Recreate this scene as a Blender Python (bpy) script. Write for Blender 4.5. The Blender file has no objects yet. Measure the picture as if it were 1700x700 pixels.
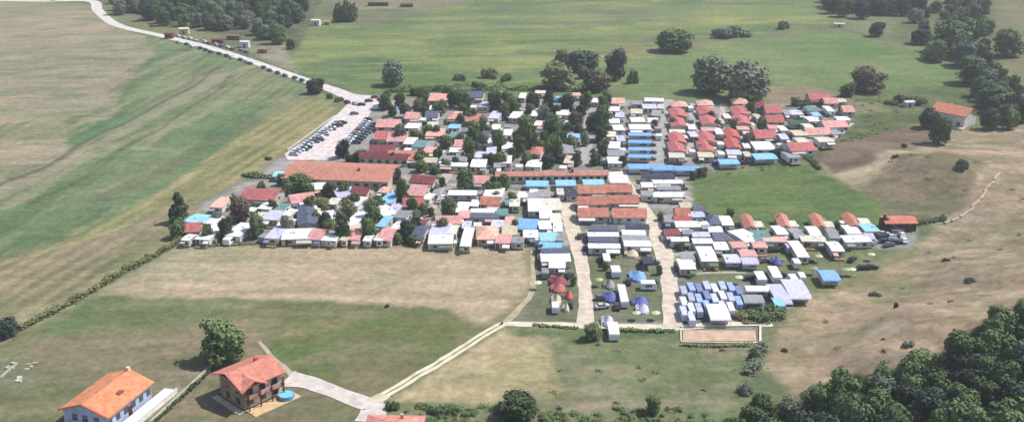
import bpy, math, random
import numpy as np
from mathutils import Vector, noise as mnoise

random.seed(7)
rng = np.random.default_rng(11)
C = bpy.context.scene.collection
SC = bpy.context.scene
PI = math.pi

# ------------------------------------------------------------------ camera
CAM_H = 110.0
PITCH = math.radians(20.0)
F = 1750.0
cam_d = bpy.data.cameras.new('camera'); cam = bpy.data.objects.new('camera', cam_d); C.objects.link(cam)
cam.location = (0, 0, CAM_H); cam.rotation_euler = (PI/2 - PITCH, 0, 0)
cam_d.sensor_width = 36.0; cam_d.lens = 36.0*F/1700.0
cam_d.clip_start = 1.0; cam_d.clip_end = 9000.0
SC.camera = cam

def flat_at(u, v, z=0.0):
    a = (u-850.0)/F; b = -(v-350.0)/F
    dy = math.cos(PITCH) + b*math.sin(PITCH); dz = -math.sin(PITCH) + b*math.cos(PITCH)
    t = (z-CAM_H)/dz
    return a*t, dy*t

# ------------------------------------------------------------------ terrain
FOOT = [flat_at(*p) for p in [(1225,800),(1258,700),(1285,600),(1305,545),(1350,490),(1512,408),(1565,372),(1640,300),(1800,225)]]
def seg_dist(X, Y, pts):
    best = np.full(np.shape(X), 1e9); side = np.zeros(np.shape(X))
    for (x0,y0),(x1,y1) in zip(pts[:-1], pts[1:]):
        dx, dy = x1-x0, y1-y0; L2 = dx*dx+dy*dy
        t = np.clip(((X-x0)*dx+(Y-y0)*dy)/L2, 0, 1)
        px, py = x0+t*dx, y0+t*dy
        d = np.hypot(X-px, Y-py)
        s = (X-x0)*dy-(Y-y0)*dx
        m = d < best
        best = np.where(m, d, best); side = np.where(m, s, side)
    return best, side
def sstep(x): x = np.clip(x, 0, 1); return x*x*(3-2*x)
def mound(x, y, m):
    return 6.0*m.exp(-((x-150)/34.0)**2-((y-333)/24.0)**2)*(1+.25*m.sin(x*.16+y*.07)) + 3.5*m.exp(-((x-112)/20.0)**2-((y-362)/15.0)**2) + 1.6*m.exp(-((x-190)/25.0)**2-((y-300)/20.0)**2)
def terrain(X, Y):
    X = np.asarray(X, float); Y = np.asarray(Y, float)
    d, s = seg_dist(X, Y, FOOT)
    inside = s > 0
    h = np.where(inside, 13.0*sstep(d/75.0), 0.0)
    w = np.where(inside, sstep(d/20.0), 0.0)
    h = h + w*(1.8*np.sin(X*0.075+1.0)*np.sin(Y*0.095) + 0.7*np.sin(X*0.21+Y*.05)*np.sin(Y*0.19+0.6))
    h = h + mound(X, Y, np)
    return h
def terrain1(x, y):
    best = 1e9; side = 0.0
    for (x0,y0),(x1,y1) in zip(FOOT[:-1], FOOT[1:]):
        dx, dy = x1-x0, y1-y0; t = ((x-x0)*dx+(y-y0)*dy)/(dx*dx+dy*dy); t = 0 if t < 0 else (1 if t > 1 else t)
        d = math.hypot(x-x0-t*dx, y-y0-t*dy)
        if d < best: best = d; side = (x-x0)*dy-(y-y0)*dx
    mo = mound(x, y, math)
    if side <= 0: return mo
    def ss(q): q = min(max(q,0),1); return q*q*(3-2*q)
    return 13.0*ss(best/75.0) + ss(best/20.0)*(1.8*math.sin(x*0.075+1.0)*math.sin(y*0.095) + 0.7*math.sin(x*0.21+y*.05)*math.sin(y*0.19+0.6)) + mo
def at(u, v, z=0.0):
    x, y = flat_at(u, v, z)
    if terrain1(x, y) < .02 and terrain1(*flat_at(u, v, z+7)) < .02 and terrain1(*flat_at(u, v, z+13)) < .02: return x, y, 0.0
    g = 0.0
    for _ in range(12):
        x, y = flat_at(u, v, z+g); g = 0.5*g + 0.5*terrain1(x, y)
    return x, y, g
def scale_at(v, z=0.0):
    return math.cos(PITCH)*(v+287.0)/(CAM_H-z)

# ------------------------------------------------------------------ noise
def vnoise(X, Y, seed=0):
    xi = np.floor(X).astype(np.int64); yi = np.floor(Y).astype(np.int64)
    fx = X-xi; fy = Y-yi; fx = fx*fx*(3-2*fx); fy = fy*fy*(3-2*fy)
    def h(a, b):
        n = (a*374761393 + b*668265263 + seed*1442695041) & 0xffffffff
        n = ((n ^ (n >> 13))*1274126177) & 0xffffffff
        return ((n ^ (n >> 16)) & 0xffff)/65535.0
    return (h(xi,yi)*(1-fx)+h(xi+1,yi)*fx)*(1-fy) + (h(xi,yi+1)*(1-fx)+h(xi+1,yi+1)*fx)*fy
def fbm(X, Y, sc, seed=0, oct=4):
    r = 0; a = 1; t = 0
    for k in range(oct):
        r = r + a*vnoise(X/sc+17.3*k, Y/sc+9.1*k, seed+k); t += a; a *= 0.55; sc *= 0.47
    return r/t

# ------------------------------------------------------------------ materials
def lin(c):
    return tuple(((x/255.0)/12.92 if x/255.0 <= 0.04045 else ((x/255.0+0.055)/1.055)**2.4) for x in c)
MC = {}
def newmat(name):
    m = bpy.data.materials.new(name); m.use_nodes = True
    nt = m.node_tree; b = nt.nodes['Principled BSDF']
    return m, nt, b
def mat(rgb, kind='paint'):
    """rgb = base colour in sRGB 0-255"""
    key = (tuple(rgb), kind)
    if key in MC: return MC[key]
    m, nt, b = newmat('%s_%d_%d_%d' % ((kind,)+tuple(rgb)))
    c = lin(rgb); N = nt.nodes; L = nt.links
    tc = N.new('ShaderNodeTexCoord')
    no = N.new('ShaderNodeTexNoise'); no.inputs['Scale'].default_value = {'tile':0.9,'paint':0.7,'fabric':0.8,'metal':1.5,'wood':1.2,'road':0.45}.get(kind,0.8)
    no.inputs['Detail'].default_value = 5
    L.new(tc.outputs['Object'], no.inputs['Vector'])
    ramp = N.new('ShaderNodeValToRGB')
    lo, hi = {'tile':(0.7,1.2),'paint':(0.76,1.1),'fabric':(0.8,1.1),'metal':(0.85,1.1),'wood':(0.6,1.2),'road':(0.72,1.12),'plain':(0.9,1.05)}.get(kind,(0.85,1.1))
    ramp.color_ramp.elements[0].position = 0.3; ramp.color_ramp.elements[1].position = 0.7
    ramp.color_ramp.elements[0].color = (c[0]*lo, c[1]*lo, c[2]*lo, 1)
    ramp.color_ramp.elements[1].color = (min(c[0]*hi,.85), min(c[1]*hi,.85), min(c[2]*hi,.85), 1)
    L.new(no.outputs['Fac'], ramp.inputs['Fac'])
    out = ramp.outputs['Color']
    if kind == 'tile':
        w = N.new('ShaderNodeTexWave'); w.inputs['Scale'].default_value = 0.9; w.bands_direction = 'X'
        w.inputs['Distortion'].default_value = 0.6
        L.new(tc.outputs['Object'], w.inputs['Vector'])
        mx = N.new('ShaderNodeMix'); mx.data_type = 'RGBA'; mx.blend_type = 'MULTIPLY'; mx.inputs['Factor'].default_value = 0.12
        L.new(out, mx.inputs['A']); L.new(w.outputs['Color'], mx.inputs['B']); out = mx.outputs['Result']
        bp = N.new('ShaderNodeBump'); bp.inputs['Strength'].default_value = 0.4; bp.inputs['Distance'].default_value = 0.06
        L.new(w.outputs['Fac'], bp.inputs['Height']); L.new(bp.outputs['Normal'], b.inputs['Normal'])
    if kind != 'road':
        oi = N.new('ShaderNodeObjectInfo'); mr = N.new('ShaderNodeMapRange'); mr.inputs['To Min'].default_value = .86; mr.inputs['To Max'].default_value = 1.04
        L.new(oi.outputs['Random'], mr.inputs['Value']); vs_ = N.new('ShaderNodeVectorMath'); vs_.operation = 'SCALE'
        L.new(out, vs_.inputs[0]); L.new(mr.outputs['Result'], vs_.inputs['Scale']); out = vs_.outputs['Vector']
    L.new(out, b.inputs['Base Color'])
    b.inputs['Roughness'].default_value = {'paint':0.6,'fabric':0.8,'tile':0.85,'metal':0.35,'wood':0.8,'road':0.95}.get(kind,0.7)
    b.inputs['Specular IOR Level'].default_value = 0.25
    MC[key] = m
    return m
def glassmat():
    if 'glass' in MC: return MC['glass']
    m, nt, b = newmat('window_glass')
    b.inputs['Base Color'].default_value = (0.02,0.025,0.03,1); b.inputs['Roughness'].default_value = 0.12
    b.inputs['Specular IOR Level'].default_value = 0.6
    MC['glass'] = m; return m
def carpaint(rgb):
    key = ('car', tuple(rgb))
    if key in MC: return MC[key]
    m, nt, b = newmat('car_paint'); c = lin(rgb)
    b.inputs['Base Color'].default_value = (*c,1); b.inputs['Roughness'].default_value = 0.3
    b.inputs['Coat Weight'].default_value = 0.5; b.inputs['Coat Roughness'].default_value = 0.1
    MC[key] = m; return m
def leafmat(name, c1, c2):
    if name in MC: return MC[name]
    m, nt, b = newmat(name); N = nt.nodes; L = nt.links
    tc = N.new('ShaderNodeTexCoord'); no = N.new('ShaderNodeTexNoise'); no.inputs['Scale'].default_value = 0.9; no.inputs['Detail'].default_value = 4
    L.new(tc.outputs['Object'], no.inputs['Vector'])
    oi = N.new('ShaderNodeObjectInfo')
    ad = N.new('ShaderNodeMath'); ad.operation = 'MULTIPLY_ADD'; ad.inputs[1].default_value = 0.45; 
    L.new(oi.outputs['Random'], ad.inputs[0]); L.new(no.outputs['Fac'], ad.inputs[2])
    ramp = N.new('ShaderNodeValToRGB'); ramp.color_ramp.elements[0].position = 0.38; ramp.color_ramp.elements[1].position = 1.0
    ramp.color_ramp.elements[0].color = (*lin(c1),1); ramp.color_ramp.elements[1].color = (*lin(c2),1)
    L.new(ad.outputs[0], ramp.inputs['Fac']); L.new(ramp.outputs['Color'], b.inputs['Base Color'])
    b.inputs['Roughness'].default_value = 0.75; b.inputs['Specular IOR Level'].default_value = 0.15
    MC[name] = m; return m

# ------------------------------------------------------------------ mesh builder
class MB:
    def __init__(s): s.v = []; s.f = []
    def add(s, vs, fs):
        n = len(s.v); s.v += [tuple(p) for p in vs]; s.f += [tuple(i+n for i in f) for f in fs]; return s
    def box(s, cx, cy, z0, sx, sy, sz):
        x0,x1,y0,y1,z1 = cx-sx/2,cx+sx/2,cy-sy/2,cy+sy/2,z0+sz
        return s.add([(x0,y0,z0),(x1,y0,z0),(x1,y1,z0),(x0,y1,z0),(x0,y0,z1),(x1,y0,z1),(x1,y1,z1),(x0,y1,z1)],
                     [(3,2,1,0),(4,5,6,7),(0,1,5,4),(1,2,6,5),(2,3,7,6),(3,0,4,7)])
    def gable(s, cx, cy, z0, sx, sy, rise, th=0.14):     # ridge along x, closed roof slab
        x0,x1,y0,y1 = cx-sx/2,cx+sx/2,cy-sy/2,cy+sy/2
        A = [(x0,y0,z0),(x0,cy,z0+rise),(x0,y1,z0),(x1,y0,z0),(x1,cy,z0+rise),(x1,y1,z0)]
        B = [(x,y,z+th) for x,y,z in A]
        return s.add(A+B, [(6,9,10,7),(7,10,11,8),(0,1,4,3),(1,2,5,4),(0,3,9,6),(2,8,11,5),(0,6,7,1),(1,7,8,2),(3,4,10,9),(4,5,11,10)])
    def wallgable(s, cx, cy, z0, sx, sy, h, rise):       # walls with gable ends at +-x
        x0,x1,y0,y1 = cx-sx/2,cx+sx/2,cy-sy/2,cy+sy/2
        return s.add([(x0,y0,z0),(x1,y0,z0),(x1,y1,z0),(x0,y1,z0),(x0,y0,z0+h),(x1,y0,z0+h),(x1,y1,z0+h),(x0,y1,z0+h),(x0,cy,z0+h+rise),(x1,cy,z0+h+rise)],
                     [(3,2,1,0),(0,1,5,4),(2,3,7,6),(1,2,6,9,5),(3,0,4,8,7),(4,5,9,8),(6,7,8,9)])
    def hip(s, cx, cy, z0, sx, sy, rise, th=0.14, ridge=None):
        x0,x1,y0,y1 = cx-sx/2,cx+sx/2,cy-sy/2,cy+sy/2
        r = max(0.0, (sx-sy)/2) if ridge is None else ridge/2
        return s.add([(x0,y0,z0),(x1,y0,z0),(x1,y1,z0),(x0,y1,z0),(x0,y0,z0+th),(x1,y0,z0+th),(x1,y1,z0+th),(x0,y1,z0+th),(cx-r-.01,cy,z0+th+rise),(cx+r+.01,cy,z0+th+rise)],
                     [(3,2,1,0),(0,1,5,4),(1,2,6,5),(2,3,7,6),(3,0,4,7),(4,5,9,8),(6,7,8,9),(5,6,9),(7,4,8)])
    def cyl(s, cx, cy, z0, r, h, n=8, axis='z', r2=None):
        r2 = r if r2 is None else r2
        a = [(r*math.cos(2*PI*i/n), r*math.sin(2*PI*i/n)) for i in range(n)]
        b = [(r2*math.cos(2*PI*i/n), r2*math.sin(2*PI*i/n)) for i in range(n)]
        if axis == 'z': vs = [(cx+p,cy+q,z0) for p,q in a]+[(cx+p,cy+q,z0+h) for p,q in b]
        elif axis == 'y': vs = [(cx+p,cy,z0+q) for p,q in a]+[(cx+p,cy+h,z0+q) for p,q in b]
        else: vs = [(cx,cy+p,z0+q) for p,q in a]+[(cx+h,cy+p,z0+q) for p,q in b]
        return s.add(vs, [tuple(range(n-1,-1,-1)), tuple(range(n,2*n))]+[(i,(i+1)%n,n+(i+1)%n,n+i) for i in range(n)])
    def tube(s, p, q, r, n=6, r2=None):
        p = Vector(p); q = Vector(q); d = (q-p).normalized(); r2 = r if r2 is None else r2
        u = d.orthogonal().normalized(); w = d.cross(u)
        vs = [p+u*(r*math.cos(2*PI*i/n))+w*(r*math.sin(2*PI*i/n)) for i in range(n)]+[q+u*(r2*math.cos(2*PI*i/n))+w*(r2*math.sin(2*PI*i/n)) for i in range(n)]
        return s.add(vs, [tuple(range(n-1,-1,-1)), tuple(range(n,2*n))]+[(i,(i+1)%n,n+(i+1)%n,n+i) for i in range(n)])
    def extrude(s, prof, y0, y1, inset=0.0, insets=None):    # side profile (x,z) swept along y; closed
        n = len(prof)
        ins = insets or [inset]*n
        vs = [(p[0],y0+ins[i],p[1]) for i,p in enumerate(prof)]+[(p[0],y1-ins[i],p[1]) for i,p in enumerate(prof)]
        return s.add(vs, [tuple(range(n)), tuple(range(2*n-1,n-1,-1))]+[(i,n+i,n+(i+1)%n,(i+1)%n) for i in range(n)])
    def build(s, name, m=None, parent=None):
        me = bpy.data.meshes.new(name); me.from_pydata(s.v, [], s.f); me.update()
        if m: me.materials.append(m)
        o = bpy.data.objects.new(name, me); C.objects.link(o)
        if parent: o.parent = parent
        return o
THINGS = []
def thing(name, label, cat, loc, rot=0.0, group=None, scale=None):
    o = bpy.data.objects.new(name, None); C.objects.link(o)
    o.location = loc; o.rotation_euler = (0,0,rot); o['label'] = label; o['category'] = cat
    if group: o['group'] = group
    if scale: o.scale = scale
    THINGS.append(o)
    return o
def struct(o, kind='structure'):
    o['kind'] = kind; return o
def copy_tree(o, loc, rot, scale=None, label=None, group=None):
    r = o.copy(); C.objects.link(r); r.location = loc; r.rotation_euler = (0,0,rot)
    if scale: r.scale = scale
    if label: r['label'] = label
    if group: r['group'] = group
    for ch in list(o.children):
        c = ch.copy(); C.objects.link(c); c.parent = r
        for g in list(ch.children):
            d = g.copy(); C.objects.link(d); d.parent = c
    return r

ORD = ['first','second','third','fourth','fifth','sixth','seventh','eighth','ninth','tenth','eleventh','twelfth','thirteenth','fourteenth','fifteenth','sixteenth','seventeenth','eighteenth','nineteenth','twentieth','twenty-first','twenty-second','twenty-third','twenty-fourth','twenty-fifth','twenty-sixth','twenty-seventh','twenty-eighth','twenty-ninth','thirtieth']
def plural(w): return w+'es' if w.endswith('s') or w.endswith('ch') else w+'s'
def labels_for(items, zone, way='from the left', key=lambda i: i['u']):
    """items: dicts with 'look' (adjectives) and 'noun'; gives each its own label"""
    by = {}
    for it in items: by.setdefault((it['look'], it['noun']), []).append(it)
    for (look, noun), g in by.items():
        g.sort(key=key)
        if len(g) == 1: g[0]['label'] = 'only %s %s %s' % (look, noun, zone)
        else:
            for k, it in enumerate(g): it['label'] = '%s %s %s %s %s' % (ORD[k], look, noun, way, zone)

# ------------------------------------------------------------------ ground sheet
def axis_pts(lo, hi, a, b, step, grow=1.12):
    mid = list(np.arange(a, b+step*0.5, step))
    r = []; x = mid[-1]; s = step
    while x < hi: s *= grow; x += s; r.append(min(x, hi))
    l = []; x = mid[0]; s = step
    while x > lo: s *= grow; x -= s; l.append(max(x, lo))
    return np.array(l[::-1]+mid+r)
GX = axis_pts(-2200, 2200, -215, 235, 1.0, 1.03); GY = axis_pts(-600, 3000, 165, 500, 1.0, 1.015)
XX, YY = np.meshgrid(GX, GY)
ZZ = terrain(XX, YY)

def to_world(poly): return [at(u, v)[:2] for u, v in poly]
WX = XX + 1.6*(fbm(XX, YY, 7, 50)-.5)*2 + 0.5*(vnoise(XX/1.3, YY/1.3, 60)-.5)
WY = YY + 2.2*(fbm(XX, YY, 7, 70)-.5)*2 + 0.8*(vnoise(XX/1.3, YY/1.3, 80)-.5)
def inside(poly, X=None, Y=None):
    X = WX if X is None else X; Y = WY if Y is None else Y
    pts = to_world(poly); r = np.zeros(X.shape, bool); n = len(pts)
    for i in range(n):
        x0,y0 = pts[i]; x1,y1 = pts[(i+1)%n]
        if y0 == y1: continue
        c = ((y0 > Y) != (y1 > Y)) & (X < (x1-x0)*(Y-y0)/(y1-y0)+x0)
        r ^= c
    return r
def blur(a, n=1):
    for _ in range(n):
        b = a.copy(); b[1:-1,1:-1] = (a[1:-1,1:-1]*4+a[:-2,1:-1]+a[2:,1:-1]+a[1:-1,:-2]+a[1:-1,2:])/8; a = b
    return a
KILL = 1.36     # how bright a unit-albedo ground turns out; keeps the table below in display colours
COL = np.zeros(XX.shape+(3,))
def rgb(c): return np.array(lin(c))/KILL
COL[:] = rgb((112,124,88))
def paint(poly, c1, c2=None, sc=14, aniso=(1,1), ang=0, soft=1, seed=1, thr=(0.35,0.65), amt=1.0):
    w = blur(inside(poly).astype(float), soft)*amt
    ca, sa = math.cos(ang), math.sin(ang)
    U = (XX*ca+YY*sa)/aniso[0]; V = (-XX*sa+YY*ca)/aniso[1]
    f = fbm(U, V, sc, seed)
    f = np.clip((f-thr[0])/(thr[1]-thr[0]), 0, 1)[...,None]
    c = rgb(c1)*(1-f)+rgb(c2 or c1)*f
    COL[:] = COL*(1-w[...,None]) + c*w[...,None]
def wdir(p, q):
    a = at(*p); b = at(*q); return math.atan2(b[1]-a[1], b[0]-a[0])
DL = wdir((0,322),(380,112)); DY = wdir((0,437),(420,205))
ALL = [(-400,760),(-400,-40),(2100,-40),(2100,760)]
paint(ALL, (112,122,90), (132,132,100), 30, soft=0, seed=3)
# upper middle meadows
MM = [(470,110),(540,30),(700,-20),(1420,-20),(1380,40),(1240,60),(1100,75),(1060,150),(640,150),(560,140)]
paint(MM, (114,131,90), (130,142,94), 26, (3,1), 0, seed=5)
paint(MM, (150,158,92), (158,162,95), 30, (2.5,1), 0, seed=6, amt=0.45) if False else None
w = blur(inside(MM).astype(float),1)*np.clip((fbm(XX/3.5, YY, 22, 9)-.52)*6,0,1)
COL[:] = COL*(1-.75*w[...,None]) + rgb((152,158,98))*.75*w[...,None]
w = blur(inside(MM).astype(float),1)*np.clip((fbm(XX/4, YY, 18, 19)-.55)*6,0,1)
COL[:] = COL*(1-.7*w[...,None]) + rgb((116,122,100))*.7*w[...,None]
paint([(560,40),(560,-20),(760,-20),(790,5),(700,20),(640,40)], (150,135,118), (135,130,105), 12, (3,1), seed=12)
paint([(540,120),(700,108),(1000,150),(1060,160),(620,160)], (104,128,82), (118,134,88), 10, seed=13)
paint([(960,95),(1085,55),(1120,80),(1060,95),(1000,110)], (158,150,112), (125,128,98), 8, (2,1), seed=14, amt=.7)
paint([(1040,160),(1060,100),(1200,70),(1300,60),(1400,50),(1600,115),(1625,150),(1500,165),(1410,160),(1300,140),(1260,170)], (110,133,86), (124,139,94), 22, (3,1), seed=15)
paint([(1275,145),(1330,140),(1430,160),(1400,180),(1280,175)], (150,132,110), (135,130,105), 9, seed=16)
paint([(1380,40),(1540,25),(1560,60),(1500,75),(1430,55)], (128,132,100), (112,120,92), 10, (3,1), seed=17)
paint([(1620,-30),(1800,-30),(1800,220),(1690,200),(1640,130),(1650,60)], (140,132,105), (118,122,90), 16, (2,1), seed=18)
# left fields
paint([(-200,460),(-200,-10),(150,8),(260,62),(420,105),(560,168),(560,200),(420,290),(330,350)], (108,130,90), (124,137,102), 22, (5,1), DL, seed=20)
paint([(-200,400),(-200,-10),(150,8),(175,35),(250,68),(255,90),(235,108),(205,118),(210,150),(180,165),(205,185),(160,200),(110,203),(115,250),(90,285),(0,330)], (156,148,122), (146,145,114), 30, (2.5,1), 0.1, seed=21)
w = blur(inside([(-200,330),(-200,160),(100,120),(215,60),(240,90),(180,180),(110,210),(110,260),(60,300)]).astype(float),2)*np.clip((fbm(XX/2, YY, 28, 29)-.5)*6,0,1)
COL[:] = COL*(1-.8*w[...,None]) + rgb((172,155,134))*.7*w[...,None]
paint([(250,160),(310,115),(385,112),(330,160),(280,170)], (152,143,116), (130,138,104), 9, (4,1), DL, seed=22, amt=.8)
paint([(120,230),(150,195),(205,190),(215,205),(150,280),(110,285)], (98,130,92), (108,132,94), 9, seed=23, amt=.85)
def rows0(a, per): return np.sin((-XX*math.sin(a)+YY*math.cos(a))*2*PI/per + 1.5*fbm(XX,YY,20,133))
def streaks(poly, ang, sc, aniso, c, thr, amt, seed):
    ca, sa = math.cos(ang), math.sin(ang)
    f = fbm((XX*ca+YY*sa)/aniso, -XX*sa+YY*ca, sc, seed, 4)
    w = blur(inside(poly).astype(float),1)*np.clip((f-thr)*9,0,1)*amt
    COL[:] = COL*(1-w[...,None]) + rgb(c)*w[...,None]
LF = [(-200,460),(-200,200),(150,190),(250,62),(420,105),(560,168),(500,185),(420,230),(150,385),(0,437)]
streaks(LF, DL, 7, 6, (156,150,122), .52, .75, 301)
streaks(LF, DL, 5, 8, (92,112,78), .56, .6, 302)
LT = [(-200,330),(-200,-10),(150,8),(250,68),(235,108),(205,150),(180,200),(110,203),(110,260),(0,330)]
streaks(LT, .15, 9, 3.5, (128,134,104), .54, .7, 303)
streaks(LT, .15, 6, 4, (174,162,136), .56, .6, 304)
streaks(LT, .5, 14, 2, (172,156,136), .56, .6, 305)
# tracks across the green field
def stripe(p, q, width, c, amt, wob=3, gap=0):
    (x0,y0,_), (x1,y1,_) = at(*p), at(*q); L = math.hypot(x1-x0,y1-y0)
    t = ((XX-x0)*(x1-x0)+(YY-y0)*(y1-y0))/L; d = ((XX-x0)*(y1-y0)-(YY-y0)*(x1-x0))/L + wob*(vnoise(t/30, t*0, 91)-.5)*2
    m = np.clip(1.4-np.abs(d)/width, 0, 1)*(t>0)*(t<L)*np.clip(.35+fbm(XX, YY, 9, 92)*1.0, 0, 1)
    if gap: m = m*(0.5+0.5*np.sign(np.abs(d)-gap))
    COL[:] = COL*(1-amt*m[...,None]) + rgb(c)*amt*m[...,None]
stripe((-30,345),(385,118),2.6,(158,152,126),.9)
stripe((-10,318),(372,112),1.1,(88,88,72),.9)
stripe((60,342),(392,126),1.0,(92,92,74),.8)
stripe((215,250),(300,250),1.5,(164,160,132),.7)
stripe((180,320),(250,275),1.5,(160,158,130),.6)
stripe((90,350),(210,318),1.5,(150,152,122),.5)
stripe((150,345),(330,232),2.5,(140,142,114),.5)
stripe((60,310),(250,250),4,(136,140,112),.4)
stripe((-30,440),(470,170),5,(98,118,84),.6)
stripe((160,340),(420,200),3,(118,112,90),.45)
stripe((300,170),(520,100),4,(150,146,116),.4)
w = inside([(330,160),(430,108),(500,140),(490,165),(400,165)]).astype(float)*(rows0(DL,4.6)>.1)*.65
COL[:] = COL*(1-w[...,None]) + rgb((152,148,118))*w[...,None]
# olive strip of stubble
OL = [(-200,560),(-200,520),(0,437),(150,385),(280,310),(430,205),(500,162),(548,165),(556,190),(470,256),(400,300),(345,335),(300,395),(200,455),(60,545),(0,580)]
paint(OL, (162,154,108), (150,148,106), 12, (6,1), DY, seed=30)
paint([(-200,560),(-200,520),(0,440),(200,380),(330,320),(340,335),(300,395),(200,455),(60,545),(0,580)], (152,143,117), (162,146,124), 18, (3,1), DY, seed=31, amt=.85)
a = math.atan2(math.sin(DY), math.cos(DY)); rows = np.sin((-XX*math.sin(a)+YY*math.cos(a))*2*PI/5.2 + 1.2*fbm(XX,YY,25,33))
w = inside(OL).astype(float)*(rows > .1)*np.clip(fbm(XX, YY, 15, 34)*1.6-.1,0,1)*.75
COL[:] = COL*(1-w[...,None]) + rgb((112,114,78))*w[...,None]
stripe((-30,450),(215,372),1.0,(178,168,136),.6, 1)
stripe((330,345),(470,258),2.2,(138,136,128),.9, .5)
streaks([(-200,560),(-200,520),(0,437),(280,310),(430,205),(550,165),(470,256),(345,335),(300,395),(60,545)], DY, 6, 7, (172,160,122), .53, .6, 306)
streaks([(-200,560),(-200,520),(0,437),(280,310),(430,205),(550,165),(470,256),(345,335),(300,395),(60,545)], DY, 5, 8, (120,124,88), .55, .6, 307)
# hay field
HF = [(300,405),(345,400),(450,398),(700,405),(878,410),(884,480),(850,515),(800,538),(745,512),(640,505),(400,496),(168,490)]
paint(HF, (192,172,146), (180,165,136), 20, (5,1), 0.02, seed=40)
w = inside(HF).astype(float)*(np.sin(YY*2*PI/6.5+XX*.02+1.2*fbm(XX,YY,30,41)) > .1)*.28*fbm(XX/3,YY,14,141)*1.4
COL[:] = COL*(1-w[...,None]) + rgb((146,138,108))*w[...,None]
streaks(HF, 0.03, 5, 6, (190,172,148), .52, .6, 308)
streaks(HF, 0.03, 5, 6, (160,150,118), .54, .6, 309)
paint([(300,398),(880,404),(880,413),(300,407)], (150,146,112), (138,138,104), 6, seed=42)
paint([(868,405),(895,405),(893,490),(850,530),(800,545),(850,505),(878,475)], (152,148,116), (140,134,104), 5, seed=43)
paint([(172,490),(340,400),(320,400),(150,490)], (150,150,122), (165,155,128), 6, seed=44)
# lower left greens
paint([(-200,720),(-200,600),(0,582),(70,545),(170,492),(410,500),(450,580),(640,660),(600,720),(-200,760)], (122,125,92), (134,126,102), 16, (2,1), seed=50)
paint([(130,505),(170,491),(410,498),(440,530),(300,540),(60,560)], (112,124,88), (122,128,92), 14, (2,1), seed=51)
paint([(60,548),(100,520),(150,500),(170,498),(90,560),(0,610),(0,585)], (108,128,90), (118,130,92), 10, seed=511)
paint([(412,500),(640,508),(740,514),(795,545),(700,600),(622,662),(520,640),(440,575)], (100,118,74), (116,120,82), 16, (2,1), seed=52)
w = blur(inside([(560,560),(700,560),(690,620),(620,655),(560,640)]).astype(float),4)*.6*fbm(XX,YY,12,53)
COL[:] = COL*(1-w[...,None]) + rgb((138,126,104))*w[...,None]
paint([(220,720),(345,612),(360,605),(480,625),(620,680),(610,760),(220,760)], (124,122,92), (136,126,104), 12, seed=54)
paint([(240,640),(258,616),(330,615),(345,608),(235,720),(180,720),(210,680)], (142,132,112), (126,126,98), 9, seed=55)
paint([(-30,640),(-30,600),(60,605),(60,640)], (134,132,108), (124,128,96), 6, seed=56)
# lower middle
paint([(838,545),(890,553),(915,600),(922,668),(880,676),(650,665),(700,625)], (190,174,140), (172,162,124), 12, (1,3), seed=60)
paint([(900,556),(1275,570),(1262,600),(1225,650),(1200,760),(640,760),(640,675),(920,672)], (118,128,92), (134,134,104), 12, (3,1), seed=61)
w = inside([(900,556),(1275,570),(1240,640),(1200,680),(920,680)]).astype(float)*np.clip((fbm(XX/2,YY,8,62)-.56)*8,0,1)*.7
COL[:] = COL*(1-w[...,None]) + rgb((162,150,128))*w[...,None]
paint([(845,548),(1130,545),(1130,560),(900,562),(850,556)], (98,116,82), (110,122,86), 8, seed=63)
paint([(640,672),(920,672),(920,760),(640,760)], (118,126,94), (140,138,112), 8, seed=64)
stripe((893,556),(925,650),1.4,(176,160,124),.8,.5)
LL = [(-200,720),(-200,600),(0,582),(170,492),(410,500),(740,514),(795,545),(620,660),(600,760),(-200,760)]
streaks(LL, 0.1, 6, 3, (146,134,108), .53, .55, 310)
streaks(LL, 0.1, 5, 3, (96,110,70), .54, .5, 311)
streaks([(640,680),(845,548),(1275,570),(1230,650),(1200,760),(640,760)], 0.05, 5, 3, (164,152,124), .54, .6, 312)
streaks([(640,680),(845,548),(1275,570),(1230,650),(1200,760),(640,760)], 0.05, 5, 3, (100,114,76), .54, .55, 313)
streaks(MM, 0.12, 9, 5, (100,118,84), .52, .65, 314)
streaks(MM, 0.12, 8, 5, (154,157,104), .56, .5, 315)
w = inside([(838,545),(890,553),(915,600),(922,668),(880,676),(650,665),(700,625)]).astype(float)*(np.sin(XX*2*PI/4.5+YY*.12) > .2)*.4
COL[:] = COL*(1-w[...,None]) + rgb((156,150,110))*w[...,None]
# right hillside
HS = [(1275,610),(1290,560),(1340,492),(1450,445),(1520,408),(1560,378),(1500,350),(1450,350),(1400,300),(1340,262),(1420,205),(1500,185),(1600,215),(1800,190),(1800,520),(1640,540),(1560,580),(1500,610),(1330,660)]
paint(HS, (180,158,132), (164,148,120), 14, (2,1), -.2, seed=70)
w = blur(inside(HS).astype(float),1)*np.clip((fbm(XX,YY,9,71)-.53)*8,0,1)*.75
COL[:] = COL*(1-w[...,None]) + rgb((136,132,102))*w[...,None]
w = blur(inside(HS).astype(float),1)*np.clip((fbm(XX/2,YY,14,72)-.56)*7,0,1)*.7
COL[:] = COL*(1-w[...,None]) + rgb((168,150,130))*w[...,None]
streaks(HS, -.2, 6, 3, (138,132,100), .53, .5, 316)
streaks(HS, -.3, 4, 3, (150,132,112), .55, .5, 317)
streaks(HS, -.25, 2.6, 2.2, (140,122,98), .55, .55, 318)
streaks(HS, -.25, 3.2, 2.2, (194,176,150), .57, .6, 319)
streaks([(1300,480),(1500,420),(1640,400),(1660,470),(1480,520),(1330,600)], -.3, 7, 3, (128,130,92), .55, .6, 320)
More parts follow.
